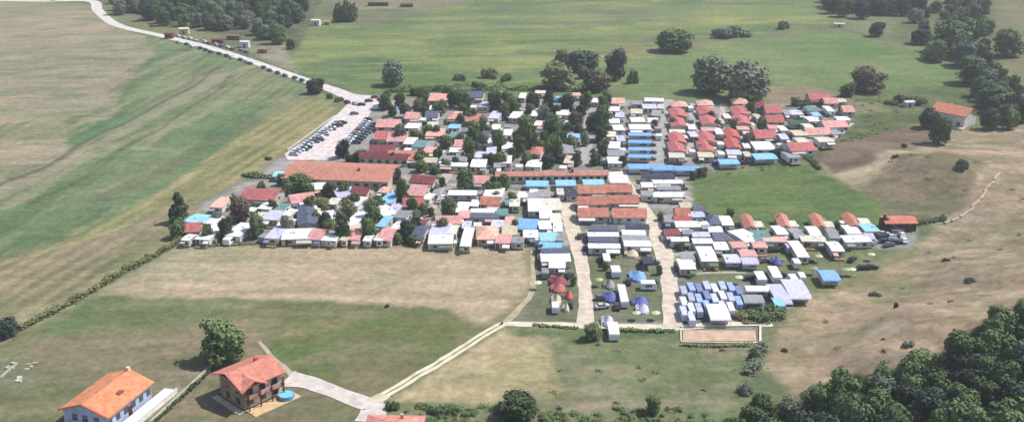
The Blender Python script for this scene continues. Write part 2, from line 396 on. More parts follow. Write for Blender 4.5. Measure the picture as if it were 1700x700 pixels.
paint([(1400,345),(1470,270),(1560,250),(1640,270),(1600,350),(1520,372),(1440,358)], (112,110,82), (140,124,104), 6, (2,1), seed=73, amt=.85)
paint([(1340,255),(1400,225),(1540,205),(1560,235),(1470,270),(1390,290)], (122,104,92), (136,120,102), 7, (2,1), seed=74, amt=.95)
paint([(1335,250),(1400,195),(1540,175),(1550,200),(1440,225),(1360,262)], (104,116,76), (92,104,70), 8, seed=75, amt=.9)
stripe((1385,302),(1470,262),3.2,(190,174,146),1.0,2)
stripe((1470,262),(1560,236),3.4,(184,168,140),1.0,2)
stripe((1560,232),(1720,215),3,(162,150,124),.6,2)
stripe((1300,262),(1400,300),1.0,(150,142,116),.7,.5)
paint([(1130,298),(1200,285),(1290,272),(1330,272),(1400,305),(1470,345),(1450,378),(1290,382),(1150,358)], (98,118,74), (112,127,82), 14, (2,1), seed=76)
paint([(1340,495),(1520,410),(1520,425),(1420,470),(1345,500)], (138,134,98), (124,128,92), 6, seed=77)
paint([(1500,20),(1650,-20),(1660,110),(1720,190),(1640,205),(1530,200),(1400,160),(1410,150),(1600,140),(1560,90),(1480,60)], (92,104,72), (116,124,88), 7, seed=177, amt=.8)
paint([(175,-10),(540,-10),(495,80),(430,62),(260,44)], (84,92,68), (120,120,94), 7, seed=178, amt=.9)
paint([(395,80),(470,70),(500,125),(440,100)], (168,158,142), (140,136,112), 5, seed=179, amt=.8)
# forest floor
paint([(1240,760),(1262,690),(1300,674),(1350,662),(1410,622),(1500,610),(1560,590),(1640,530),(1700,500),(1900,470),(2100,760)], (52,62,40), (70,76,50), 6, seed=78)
# camp ground
CG = [(300,402),(330,345),(420,296),(470,262),(560,235),(620,170),(720,162),(1000,164),(1180,172),(1320,174),(1340,164),(1400,160),(1418,205),(1330,258),(1200,278),(1146,296),(1146,350),(1180,372),(1300,382),(1455,378),(1520,368),(1520,405),(1345,490),(1275,540),(1118,545),(850,540),(888,480),(878,408)]
paint(CG, (158,153,148), (172,166,160), 7, seed=80)
w = inside(CG).astype(float)*np.clip((fbm(XX,YY,6,81)-.5)*8,0,1)*.7
COL[:] = COL*(1-w[...,None]) + rgb((112,120,90))*w[...,None]
GR = [(888,408),(955,408),(970,535),(850,538),(888,480)]
paint(GR, (112,120,92), (126,126,104), 6, seed=82)
paint([(972,412),(1100,415),(1112,535),(975,535)], (118,124,92), (134,130,108), 6, seed=83)
paint([(1122,420),(1240,415),(1520,405),(1345,488),(1128,465)], (114,124,86), (128,130,98), 6, seed=84)
paint([(1122,462),(1240,470),(1330,490),(1250,535),(1122,538)], (138,134,130), (128,126,112), 4, seed=85)
paint([(1440,385),(1520,382),(1510,410),(1440,412)], (146,144,140), (156,154,150), 4, seed=86)
COL[:] = blur(COL, 1)
mt = np.clip((fbm(XX/1.8, YY, 9, 120, 4)-.5)*2.6, -1, 1)[...,None]
COL *= 1+mt*np.array([.17,.11,.13])
mt = np.clip((fbm(XX/1.2, YY/1.6, 34, 130, 3)-.5)*2.6, -1, 1)[...,None]
COL *= 1+mt*np.array([.12,.05,.08])
COL *= (0.84+0.32*fbm(XX, YY, 2.2, 99, 2))[...,None]

nx, ny = len(GX), len(GY)
verts = np.stack([XX, YY, ZZ], -1).reshape(-1,3)
idx = np.arange(nx*ny).reshape(ny, nx)
faces = np.stack([idx[:-1,:-1], idx[:-1,1:], idx[1:,1:], idx[1:,:-1]], -1).reshape(-1,4)
me = bpy.data.meshes.new('ground')
me.vertices.add(len(verts)); me.vertices.foreach_set('co', verts.ravel())
me.loops.add(faces.size); me.loops.foreach_set('vertex_index', faces.ravel().astype(np.int32))
me.polygons.add(len(faces)); me.polygons.foreach_set('loop_start', np.arange(0, faces.size, 4, dtype=np.int32))
me.polygons.foreach_set('loop_total', np.full(len(faces), 4, np.int32))
me.update(); me.validate()
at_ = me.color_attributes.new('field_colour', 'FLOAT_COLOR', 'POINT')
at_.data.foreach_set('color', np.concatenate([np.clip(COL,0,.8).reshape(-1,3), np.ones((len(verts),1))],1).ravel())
for p in me.polygons: p.use_smooth = True
ground = bpy.data.objects.new('ground', me); C.objects.link(ground); struct(ground)
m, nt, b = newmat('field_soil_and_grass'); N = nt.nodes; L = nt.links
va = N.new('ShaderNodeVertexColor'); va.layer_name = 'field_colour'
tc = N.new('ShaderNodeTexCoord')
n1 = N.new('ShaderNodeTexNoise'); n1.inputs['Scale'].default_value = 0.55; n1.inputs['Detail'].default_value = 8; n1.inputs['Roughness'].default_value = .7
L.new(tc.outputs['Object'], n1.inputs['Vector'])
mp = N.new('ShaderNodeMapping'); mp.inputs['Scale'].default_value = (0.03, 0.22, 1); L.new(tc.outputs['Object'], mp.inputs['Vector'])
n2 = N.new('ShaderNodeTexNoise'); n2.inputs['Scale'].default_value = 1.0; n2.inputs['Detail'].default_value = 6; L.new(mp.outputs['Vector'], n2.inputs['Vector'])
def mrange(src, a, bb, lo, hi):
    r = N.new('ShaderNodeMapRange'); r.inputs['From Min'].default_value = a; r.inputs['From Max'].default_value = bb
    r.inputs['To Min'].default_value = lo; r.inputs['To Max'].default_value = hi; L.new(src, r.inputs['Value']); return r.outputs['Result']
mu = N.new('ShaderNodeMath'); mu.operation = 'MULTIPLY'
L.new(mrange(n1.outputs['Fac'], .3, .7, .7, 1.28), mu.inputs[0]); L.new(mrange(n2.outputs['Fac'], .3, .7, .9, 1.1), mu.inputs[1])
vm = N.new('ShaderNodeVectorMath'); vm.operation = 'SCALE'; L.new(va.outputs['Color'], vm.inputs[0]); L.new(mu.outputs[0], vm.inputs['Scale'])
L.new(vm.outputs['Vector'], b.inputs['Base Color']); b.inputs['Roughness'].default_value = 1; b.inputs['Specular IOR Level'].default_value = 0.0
bp = N.new('ShaderNodeBump'); bp.inputs['Strength'].default_value = .5; bp.inputs['Distance'].default_value = .5
L.new(n1.outputs['Fac'], bp.inputs['Height']); L.new(bp.outputs['Normal'], b.inputs['Normal'])
me.materials.append(m)

# ------------------------------------------------------------------ roads
def catmull(pts, n=14):
    P = [pts[0]]+list(pts)+[pts[-1]]; out = []
    for i in range(1, len(P)-2):
        p0,p1,p2,p3 = map(np.array, P[i-1:i+3])
        for k in range(n):
            t = k/n
            out.append(.5*((2*p1)+(-p0+p2)*t+(2*p0-5*p1+4*p2-p3)*t*t+(-p0+3*p1-3*p2+p3)*t**3))
    out.append(np.array(P[-2])); return out
def gz(x, y):
    return terrain1(x, y)
def ribbon(name, px, widths, m, z=.05, cross=4, ragged=.3, off=0.0):
    pts = [(*at(u,v)[:2], w) for (u,v),w in zip(px, widths)]
    S = catmull(pts, 16); mb = MB(); vs = []; fs = []
    for i, p in enumerate(S):
        a = S[max(i-1,0)]; c = S[min(i+1,len(S)-1)]; t = c-a; L = math.hypot(t[0],t[1]) or 1; nx_,ny_ = -t[1]/L, t[0]/L
        for k in range(cross+1):
            e = (k/cross-.5)*p[2]
            if k in (0,cross): e += (1 if e > 0 else -1)*ragged*1.2*mnoise.noise(Vector((p[0]*.22+k*7,p[1]*.22,3)))
            x = p[0]+nx_*(e+off); y = p[1]+ny_*(e+off); vs.append((x,y,gz(x,y)+z))
    for i in range(len(S)-1):
        for k in range(cross):
            a = i*(cross+1)+k; fs.append((a+cross+1, a, a+1, a+cross+2))
    mb.add(vs, fs); o = mb.build(name, m); struct(o)
    # make sure the faces look up
    me = o.data
    if me.polygons[0].normal.z < 0: me.flip_normals()
    return o
def sheet(name, px, m, z=.06, world=False):
    pts = px if world else [at(u,v)[:2] for u,v in px]
    import mathutils.geometry as g
    tri = g.tessellate_polygon([[Vector((x,y,0)) for x,y in pts]])
    mb = MB().add([(x,y,gz(x,y)+z) for x,y in pts], [tuple(t) for t in tri]); o = mb.build(name, m); struct(o)
    for p in o.data.polygons:
        if p.normal.z < 0: p.flip()
    return o
ROAD = mat((204,197,190),'road'); DIRT = mat((200,186,168),'road'); PINK = mat((190,172,164),'road'); GREYROAD = mat((160,156,152),'road')
ribbon('main_road', [(-120,-2),(60,2),(150,2),(163,18),(195,42),(270,60),(350,80),(430,106),(500,131),(560,152),(590,166)], [6,6,6.5,6.5,6,5.5,5.5,5.5,6,7,9], ROAD, .05)
sheet('parking_area', [(548,150),(600,158),(640,160),(634,172),(618,182),(600,215),(572,250),(568,266),(478,266),(472,256),(520,225),(562,188),(578,172)], mat((206,194,190),'road'), .09)
sheet('entrance_plaza', [(1008,286),(1040,284),(1048,312),(1014,314)], mat((215,210,204),'road'), .07)
ribbon('camp_road_east', [(1036,300),(1052,330),(1075,362),(1096,400),(1106,440),(1114,490),(1118,543)], [4.5,5,5.5,5.5,4.6,4.4,4.8], DIRT, .11)
ribbon('camp_road_west', [(938,322),(944,355),(956,400),(966,440),(972,490),(972,538)], [4.8,4.5,4.2,3.6,3.4,4.2], DIRT, .10)
ribbon('south_track', [(835,537),(870,538),(970,540),(1118,543),(1200,538),(1282,538)], [2.4,2.6,2.8,3,2.4,2.2], mat((206,196,174),'road'), .07)
ribbon('farm_track_edge', [(640,655),(700,619),(760,583),(820,545),(845,535)], [1.0]*5, mat((210,198,172),'road'), .05, 2, off=.68)
ribbon('farm_track', [(640,655),(700,619),(760,583),(820,545),(845,535)], [1.0]*5, mat((210,198,172),'road'), .05, 2, off=-.68)
ribbon('farm_track_end', [(612,690),(620,668),(640,655)], [4,3.5,3], mat((196,184,158),'road'), .06)
ribbon('farm_track_verge', [(835,540),(868,505),(884,478),(884,415)], [2,1.6,1.4,1.2], mat((172,158,128),'road'), .05, 2)
ribbon('house_driveway', [(476,628),(510,634),(555,650),(600,667),(622,676),(612,700)], [7,5,4.4,4.4,4.6,6], mat((198,188,180),'road'), .08)
ribbon('footpath', [(430,566),(450,590),(478,614),(500,632)], [.8,1,1.4,3], mat((170,160,140),'road'), .05, 2)
ribbon('camp_lane', [(982,178),(978,205),(974,240),(972,275)], [4,4.2,4.4,4.4], GREYROAD, .07)
ribbon('camp_lane', [(1108,165),(1098,200),(1094,235),(1090,268)], [5.5,5.5,5,5], GREYROAD, .07)
ribbon('camp_lane', [(752,278),(736,300),(722,330),(708,365),(700,385)], [4,3.4,3.4,3.2,3], mat((172,164,150),'road'), .07)
ribbon('camp_lane', [(1036,300),(1100,318),(1150,332)], [2.5,2.5,2.5], GREYROAD, .06)
ribbon('camp_lane', [(1112,424),(1200,412),(1300,404),(1400,400),(1500,402)], [2.5,2.2,2,2,2], mat((160,158,148),'road'), .06)
ribbon('camp_lane', [(1120,455),(1180,453),(1240,452)], [1.4,1.4,1.4], mat((160,156,138),'road'), .06)
sheet('camp_lane', [(934,318),(956,318),(958,336),(938,340)], DIRT, .13)
ribbon('camp_lane', [(330,372),(420,362),(520,365),(620,372),(700,380)], [2.2,2.2,2.2,2.2,2.2], GREYROAD, .05)
ribbon('camp_lane', [(690,300),(760,308),(850,318),(930,320)], [2.2,2.2,2.2,2.2], GREYROAD, .06)
ribbon('camp_lane', [(700,222),(800,228),(900,234),(970,238)], [2.2]*4, GREYROAD, .05)
ribbon('camp_lane', [(640,180),(750,182),(850,182),(980,180)], [2.4]*4, GREYROAD, .06)
for u0 in (1150, 1200, 1248):
    ribbon('camp_lane', [(u0,172),(u0-2,220),(u0-6,262)], [2.4,2.4,2.4], mat((176,164,152),'road'), .05)
ribbon('camp_lane', [(1300,246),(1350,232),(1414,205)], [2.2,2.2,2.2], mat((192,180,160),'road'), .06)
sheet('clay_plot', [(1134,548),(1254,548),(1256,566),(1134,566)], mat((190,162,140),'road'), .06)

# ------------------------------------------------------------------ trees
def leaf_crown(name, seed, n_cl=16, leaves=2400, shape='broad', ls=.42):
    r = random.Random(seed); mb_v = []; mb_f = []
    cl = []
    if shape == 'broad':      # unit: 8 m tall tree, crown spans z 1.6..8, radius 3.8
        for i in range(n_cl):
            a = r.uniform(0, 2*PI); rr = 2.5*math.sqrt(r.random()); z = r.uniform(1.9, 6.6)
            k = math.sqrt(max(0.1, 1-((z-4.4)/3.4)**2)); cl.append((rr*k*math.cos(a), rr*k*math.sin(a), z, r.uniform(.9,1.75)))
        cl.append((0,0,5.2,2.1)); cl += [(1.7*math.cos(q*1.57+seed), 1.7*math.sin(q*1.57+seed), 1.9, 1.45) for q in range(4)]; cl.append((.3,-.2,3.4,2.3))
    elif shape == 'bush':
        for i in range(n_cl):
            a = r.uniform(0, 2*PI); rr = 2.6*math.sqrt(r.random()); cl.append((rr*math.cos(a), rr*math.sin(a), r.uniform(.6,2.3)*(1-rr/6), r.uniform(.8,1.4)))
    elif shape == 'cone':
        for i in range(n_cl):
            z = r.uniform(1.0, 7.3); k = (7.9-z)/7*1.9; a = r.uniform(0, 2*PI); cl.append((k*.55*math.cos(a), k*.55*math.sin(a), z, .35+k*.5))
        cl.append((0,0,3.5,1.2)); cl.append((0,0,2,1.4))
    tot = sum(c[3]**2 for c in cl)
    for cx,cy,cz,cr in cl:
        for i in range(int(leaves*cr*cr/tot)):
            d = Vector((r.gauss(0,1), r.gauss(0,1), r.gauss(0,1)*.9+.12)).normalized()
            rad = cr*r.uniform(.62, 1.08)
            p = Vector((cx,cy,cz)) + d*rad
            if p.z < .15: p.z = .15+r.random()*.3
            nrm = (d*1.25 + Vector((r.gauss(0,.34), r.gauss(0,.34), r.gauss(0,.34)+.15))).normalized()
            u = nrm.orthogonal().normalized(); w = nrm.cross(u); ang = r.uniform(0,PI)
            u, w = u*math.cos(ang)+w*math.sin(ang), w*math.cos(ang)-u*math.sin(ang)
            s = ls*r.uniform(.6,1.3); t = s*r.uniform(.5,.9)
            n = len(mb_v); mb_v += [tuple(p-u*s), tuple(p-w*t+nrm*.05), tuple(p+u*s), tuple(p+w*t+nrm*.05)]; mb_f.append((n,n+1,n+2,n+3))
    me = bpy.data.meshes.new(name); me.from_pydata(mb_v, [], mb_f); me.update(); return me
def trunk_mesh(seed, h=5.5):
    r = random.Random(seed); mb = MB(); p = Vector((0,0,-.3)); q = Vector((r.uniform(-.2,.2), r.uniform(-.2,.2), h*.45))
    mb.tube(p, q, .26, 7, .17)
    for k in range(5):
        a = 2*PI*k/5+r.random(); e = q+Vector((math.cos(a)*1.5, math.sin(a)*1.5, r.uniform(1,2.4))); mb.tube(q+Vector((0,0,-.3*k/3)), e, .12, 5, .04)
    mb.tube(q, q+Vector((.1,.1,h*.5)), .15, 5, .04)
    me = bpy.data.meshes.new('trunk'); me.from_pydata(mb.v, [], mb.f); me.update(); me.materials.append(mat((84,72,60),'wood')); return me
LM = {'dark': leafmat('leaf_dark',(50,68,46),(104,122,78)), 'mid': leafmat('leaf_mid',(62,82,50),(118,134,84)), 'olive': leafmat('leaf_olive',(92,98,66),(134,136,94)),
      'grey': leafmat('leaf_grey',(84,94,80),(132,140,118)), 'brown': leafmat('leaf_brown',(84,80,68),(122,112,92)), 'blue': leafmat('leaf_blue',(44,56,48),(80,94,76)), 'dry': leafmat('leaf_dry',(120,108,84),(146,134,106))}
CROWN = {}
def crown(shape, k, tone):
    key = (shape,k,tone)
    if key not in CROWN:
        b = (shape,k)
        if b not in CROWN:
            CROWN[b] = leaf_crown('crown', 100+k*7+len(shape), {'broad':15,'bush':10,'cone':16}[shape], {'broad':2600,'bush':1300,'cone':1900}[shape], shape, {'broad':.36,'bush':.3,'cone':.3}[shape])
        me = CROWN[b].copy(); me.materials.append(LM[tone]); CROWN[key] = me
    return CROWN[key]
TRUNK = [trunk_mesh(k) for k in range(3)]
tcount = 0
def tree(u, v, wpx, hpx, label, tone='dark', shape='broad', group=None, name=None, cat=None):
    """centre of the visible crown at pixel (u, v), so many pixels wide and high"""
    global tcount
    tcount += 1
    nm = name or {'broad':'tree','bush':'bush','cone':'conifer_tree'}[shape]
    vb = v + hpx*.42
    q_ = 1.2 if (group or '').startswith('trees among') else 1; hpx *= q_*.98 if q_ > 1 else 1; s = scale_at(vb); W = wpx*q_/s; dep = PITCH+math.atan((v-350)/F)
    if shape == 'broad':
        H = max(2.6, (hpx/s - W*.35*math.sin(dep))/math.cos(dep)); sx = W/7.4; sz = H/7.6
        x, y, g = at(u, v, H*.55)
    elif shape == 'cone':
        H = hpx/s; sx = W/3.6; sz = H/7.8; x, y, g = at(u, v, H*.5)
    else:
        H = max(1.0,(hpx/s - W*.7*math.sin(dep))/math.cos(dep)); sx = W/7.0; sz = max(H/3.0, sx*.5); x, y, g = at(u, v, 1.2*sz)
    e = thing(nm, label, cat or {'broad':'tree','bush':'bush','cone':'tree'}[shape], (x,y,g-.05), random.uniform(0,2*PI), group, (sx,sx,sz))
    k = random.randrange(5)
    o = bpy.data.objects.new('crown' if shape != 'bush' else 'foliage', crown(shape, k, tone)); C.objects.link(o); o.parent = e
    o = bpy.data.objects.new('trunk' if shape != 'bush' else 'stem', TRUNK[k%3]); C.objects.link(o); o.parent = e
    if shape == 'bush': o.scale = (.6,.6,.3)
    return e

# ------------------------------------------------------------------ homes
RC = {'W':((238,235,234),'white'),'C':((216,208,190),'cream'),'L':((196,194,214),'pale lilac'),'G':((150,150,152),'grey'),'S':((92,98,118),'slate blue'),
      'P':((220,160,154),'pink'),'R':((188,110,108),'red'),'O':((190,126,108),'terracotta'),'N':((232,178,158),'peach'),'B':((126,168,214),'blue'),
      'A':((140,190,228),'light blue'),'T':((104,140,134),'teal green'),'Q':((150,200,208),'pale turquoise'),'D':((134,74,78),'dark red'),'Y':((206,192,164),'beige'),
      'V':((100,104,164),'violet blue'),'K':((64,62,78),'dark grey'),'X':((170,70,116),'magenta'),'E':((52,92,66),'dark green'),'M':((184,96,92),'brick red')}
TILE = set('PRONDM')
WALLS = [(214,210,204),(206,198,184),(222,220,218),(196,190,180)]
NOUN = {'m':'mobile home','g':'bungalow','h':'bungalow','gy':'bungalow','c':'caravan','a':'awning','t':'tent','w':'caravan'}
def win(mb_parent, x, y, z, sx, sy, sz):
    MB().box(x,y,z,sx,sy,sz).build('window', glassmat(), mb_parent)
YL = -.10
G1 = 'homes and caravans of the campsite'
def home(u, v, wpx, d, kind, col, label, yaw=0.0, group=None, hh=None):
    s = scale_at(v, 2.7); w = wpx/s; rc = RC[col][0]; r = random
    if kind in ('m','g','h','gy') and group != 'tight': d *= 1.5 if v < 285 else 1.2
    H = {'m':2.1,'g':2.0,'gy':2.0,'h':2.0,'c':2.05,'a':2.1,'t':1.9}[kind]
    if hh: H = hh
    x, y, g = at(u, v, H+.2)
    wall = mat(WALLS[r.randrange(4)], 'paint')
    name = {'m':'mobile_home','g':'bungalow','gy':'bungalow','h':'bungalow','c':'caravan','a':'awning','t':'tent'}[kind]
    cat = {'m':'mobile home','g':'bungalow','gy':'bungalow','h':'bungalow','c':'caravan','a':'awning','t':'tent'}[kind]
    e = thing(name, label, cat, (x,y,g), yaw + (r.uniform(-.1,.1) if group == G1 else r.uniform(-.03,.03)), group)
    roofm = mat(rc, 'tile' if col in TILE else 'paint')
    if kind == 'gy':
        e.rotation_euler[2] += PI/2; w, d = d, w
    if kind in ('m','g','gy','h'):
        ow = .35
        if kind == 'm':
            MB().box(0,0,.35,w-.3,d-.3,H-.35).build('wall', wall, e)
            MB().box(0,0,0,w-.5,d-.5,.34).build('skirting', mat((120,116,108),'paint'), e)
            MB().gable(0,0,H+.002,w,d,.28,.1).build('roof', roofm, e)
        elif kind in ('g','gy'):
            rise = min(.26*d, 1.6) if kind == 'g' else .9
            MB().wallgable(0,0,0,w-.7,d-.7,H,rise*.86).build('wall', wall, e)
            MB().gable(0,0,H-.05,w,d,rise,.13).build('roof', roofm, e)
        else:
            MB().box(0,0,0,w-.7,d-.7,H).build('wall', wall, e)
            MB().hip(0,0,H,w,d,min(.24*d,1.6),.12).build('roof', roofm, e)
        yy = -(d-(.3 if kind=='m' else .7))/2
        nw = max(1, int(w/3.2)); 
        for k in range(nw):
            xx = (k+.5)/nw*w-w/2
            if k == nw//2 and nw > 1: xx -= .5
            win(e, xx+.3, yy-.02, .95, min(1.1,w*.3), .06, .7)
        MB().box(-w*.5+w*.18, yy-.03, .35 if kind=='m' else .02, min(.8,w*.2), .05, 1.6).build('door', mat((170,165,160) if r.random()<.6 else (96,84,74),'paint'), e)
        win(e, (w-(.3 if kind=='m' else .7))/2+.02, 0, .95, .06, min(1.2,d*.3), .7)
        pc = r.choice([(226,222,218),(200,190,172),(150,150,152),(206,170,160),(120,130,150),(228,224,214),(110,126,104)])
        if w > 2.6 and r.random() < .7:
            pw = w*r.uniform(.3,.6); px_ = r.choice((-1,1))*(w-pw)/2*.9; pd = r.uniform(1.0,2.0)
            pf = MB().add([(px_-pw/2,yy-pd,1.45),(px_+pw/2,yy-pd,1.45),(px_+pw/2,yy,1.8),(px_-pw/2,yy,1.8),(px_-pw/2,yy-pd,1.51),(px_+pw/2,yy-pd,1.51),(px_+pw/2,yy,1.86),(px_-pw/2,yy,1.86)],[(3,2,1,0),(4,5,6,7),(0,1,5,4),(1,2,6,5),(2,3,7,6),(3,0,4,7)]).build('porch_roof', mat(pc,'fabric'), e)
            for qx in (px_-pw/2+.1, px_+pw/2-.1): MB().box(qx,yy-pd+.1,0,.08,.08,1.44).build('post', mat((180,176,170),'metal'), pf)
        if r.random() < .55:
            k2 = r.uniform(.5,.9); sd = r.choice((-1,1)); 
            MB().box(sd*(w/2+.45), d*r.uniform(-.2,.2), 0, .9, d*.35, 1.3*k2+.3).build('annex', mat(r.choice([(214,210,206),(140,120,100),(176,176,180),(96,104,92)]),'paint'), e)
        if kind == 'm' and r.random() < .6:
            MB().box(r.uniform(-.3,.3)*w, r.uniform(-.15,.15)*d, H+.12, .6, .6, .26).build('skylight', mat((120,124,130),'metal'), e)
        if r.random() < .5 and kind == 'm' and w > 3.2 and not group == 'tight':
            MB().box(0, yy-.95, .28, w*.8, 1.7, .1).build('deck', mat((150,124,98),'wood'), e)
    elif kind == 'c':
        hw, hd = w/2, d/2
        # long axis follows the larger dimension
        long_x = w >= d; Lh = max(w,d)/2; Wh = min(max(min(w,d),1.45),2.4)/2
        if not long_x: e.rotation_euler[2] += PI/2
        prof = [(-Lh,.4),(Lh-.15,.4),(Lh,.65),(Lh,1.25),(Lh-.45,1.9),(Lh-.8,H),(-Lh+.5,H),(-Lh+.12,1.92),(-Lh,1.5)]
        MB().extrude(prof, -Wh, Wh).build('body', roofm, e)
        MB().extrude([(Lh-.02,1.2),(Lh+.03,1.25),(Lh-.40,1.88),(Lh-.46,1.84)], -Wh*.8, Wh*.8).build('window', glassmat(), e)
        for sgn in (-1,1):
            MB().box(-.1, sgn*(Wh+.01), 1.1, Lh*.8, .04, .5).build('window', glassmat(), e)
            MB().cyl(0, sgn*(Wh-.12)-.1, .33, .33, .2, 12, 'y').build('wheel', mat((40,40,42),'plain'), e)
        MB().tube((Lh,0,.5),(Lh+1.1,0,.45),.06).build('drawbar', mat((90,90,92),'metal'), e)
    elif kind == 'a':
        f = mat(rc, 'fabric'); n = 6; vs = []; fs = []
        prof = [(-.5,0),(-.47,.28),(-.3,.5),(0,.62),(.3,.5),(.47,.28),(.5,0)]
        nseg = 8
        for i in range(nseg+1):
            X = -w/2+w*i/nseg; sag = .03*math.sin(PI*2*i/nseg*2)**2
            for t, zz in prof: vs.append((X, t*d, H-.25+zz-sag))
        np_ = len(prof)
        for i in range(nseg):
            for k in range(np_-1):
                a = i*np_+k; fs.append((a,a+np_,a+np_+1,a+1))
        fs.append(tuple(range(np_))); fs.append(tuple(nseg*np_+k for k in range(np_-1,-1,-1)))
        fs.append(tuple([i*np_ for i in range(nseg+1)]+[i*np_+np_-1 for i in range(nseg,-1,-1)]))
        MB().add(vs, fs).build('canopy', f, e)
        for sx in (-1,1):
            for sy in (-1,1):
                MB().cyl(sx*(w/2-.15), sy*(d/2-.12), 0, .05, H-.26, 6).build('post', mat((190,190,192),'metal'), e)
        if w > 4:
            MB().box(0, .25, .25, w*.86, d*.7, H-.75).build('wall', wall, e)
            win(e, w*.15, .25-d*.35-.02, 1.0, w*.3, .05, .6)
    elif kind == 't':
        f = mat(rc, 'fabric'); vs = []; fs = []
        n = 10; m_ = 5
        for j in range(m_):
            t = j/m_; rr = 1-t**1.15 if j > 1 else 1-t*.28; z = H*(t*1.25 if j < 2 else .5+.5*(t-.4)/.6) if j else 0
            for i in range(n):
                a = 2*PI*i/n; c, s_ = math.cos(a), math.sin(a)
                q = 1/(abs(c)**4+abs(s_)**4)**.25
                vs.append((w/2*rr*c*q, d/2*rr*s_*q, z))
        vs.append((0,0,H))
        for j in range(m_-1):
            for i in range(n): fs.append((j*n+i, j*n+(i+1)%n, (j+1)*n+(i+1)%n, (j+1)*n+i))
        for i in range(n): fs.append(((m_-1)*n+i, (m_-1)*n+(i+1)%n, m_*n))
        MB().add(vs, fs).build('canopy', f, e)
        MB().extrude([(-w*.5-.35,H*.40),(-w*.36,H*.62),(-w*.36,H*.59),(-w*.5-.35,H*.37)], -d*.3, d*.3).build('porch_flap', f, e)
        for sgn in (-1,1): MB().cyl(-w*.5-.32, sgn*d*.27, 0, .03, H*.39, 5).build('pole', mat((160,160,162),'metal'), e)
    return e

def zone(rows, phrase, yaw=0.0, group=None, way='from the left', key=None):
    its = []
    for r in rows:
        u, v, w, d, k, c = r[:6]
        noun = NOUN[k]
        look = RC[c][1] + ('' if k in 'cat' else ' roofed')
        its.append(dict(u=u, v=v, w=w, d=d, k=k, c=c, look=look, noun=noun, yaw=r[6] if len(r) > 6 else None))
    labels_for(its, phrase, way, key or (lambda i: i['u']))
    for i in its:
        home(i['u'], i['v'], i['w'], i['d'], i['k'], i['c'], i['label'], (yaw if i['yaw'] is None else i['yaw']), group)
#ZONES
zone([(624,172,11,4,'c','W'),(655,178,10,4,'c','A'),(691,171,12,5,'c','W'),(731,161,34,9,'g','P'),(719,178,14,5,'m','W'),(791,157,26,7,'g','S'),(786,175,13,4,'c','W'),(807,173,18,6,'m','L'),(832,152,13,5,'c','Y'),
      (868,158,11,6,'m','W'),(897,152,18,3.5,'m','C'),(927,160,10,4,'c','A'),(957,156,14,4,'m','N'),(990,166,12,5,'m','W')], 'in the far row below the meadow', YL, G1)
zone([(646,204,40,8,'g','P'),(686,192,24,6,'g','P'),(686,208,24,5,'m','W'),(702,196,11,4,'c','W'),(718,190,22,6,'g','S'),(718,206,18,5,'m','C'),(755,191,22,8,'h','P'),(755,209,20,4,'m','A'),(788,195,24,8,'g','O'),
      (806,203,10,4,'c','W'),(823,190,18,8,'m','L'),(824,210,15,5,'m','W'),(857,190,18,7,'m','W'),(894,186,22,8,'m','W'),(896,204,17,5,'m','C'),(934,185,21,7,'m','W'),(943,204,11,5,'m','W'),(842,208,12,4,'c','G'),(668,190,9,4,'c','G')],
     'in the second row from the meadow', YL, G1)
zone([(661,226,34,9,'g','P'),(636,224,24,8,'g','R'),(723,219,30,7,'m','N'),(761,222,28,8,'a','T'),(682,233,18,6,'m','W'),(677,246,13,4,'c','W'),(698,238,22,6,'m','T'),(762,238,14,5,'g','P'),(756,248,20,4,'m','W'),
      (806,234,22,6,'m','W'),(843,219,15,6,'m','W'),(808,218,13,8,'m','S'),(893,224,16,8,'m','G'),(945,224,36,6,'a','A'),(843,241,19,6,'m','W'),(816,248,17,7,'m','L'),(714,238,14,5,'m','G'),(958,206,10,5,'c','W')],
     'in the upper block third row', YL, G1)
zone([(636,247,44,5,'g','D'),(668,257,48,8,'g','O'),(714,248,20,5,'m','P'),(714,265,24,4,'m','Y'),(754,262,46,4,'m','G'),(754,272,46,3,'m','W'),(795,270,26,6,'m','W'),(797,256,15,5,'m','L'),(842,262,16,8,'m','W'),(862,273,14,4,'c','W'),
      (890,250,21,7,'h','O'),(888,270,26,6,'m','W'),(942,246,20,8,'m','G'),(946,264,17,6,'m','Y'),(826,273,13,4,'m','G'),(935,275,12,4,'c','W'),(733,250,10,4,'c','W'),(690,266,12,4,'c','G')],
     'just above the long narrow terracotta roof', YL, G1)
cv = lambda i: i['v']
zone([(1026,168,22,5,'g','N'),(1020,180,18,5,'m','W'),(1029,190,15,5,'m','L'),(1018,200,22,5,'m','W'),(1026,211,18,5,'m','W'),(1014,222,18,5,'m','C'),(1030,229,15,5,'m','L'),(1018,240,24,6,'m','W'),(1022,253,28,5,'m','G'),(1020,265,24,5,'m','W'),(1002,262,10,4,'c','G'),(1000,226,9,4,'c','W'),(1033,246,11,4,'c','W')],
     'in the column by the blue awnings', -.08, G1, 'from the back', cv)
zone([(1058,170,18,4,'m','G'),(1086,165,32,4,'m','W'),(1078,176,24,5,'m','L'),(1057,184,20,5,'m','Y'),(1090,187,16,6,'m','G'),(1058,198,24,5,'m','W'),(1084,199,18,5,'m','W'),(1062,210,36,5,'m','W'),(1097,176,11,5,'m','C'),(1092,210,13,4,'c','G'),(1094,222,10,4,'c','W')],
     'in the grey block behind the blue awnings', -.06, G1, 'from the back', cv)
zone([(1062,222,38,4.2,'a','B'),(1062,234,38,4.2,'a','B'),(1062,246,38,4.2,'a','B'),(1062,258,38,4.2,'a','B')], 'in the blue stack', -.05, 'blue awnings in a stack', 'from the back', cv)
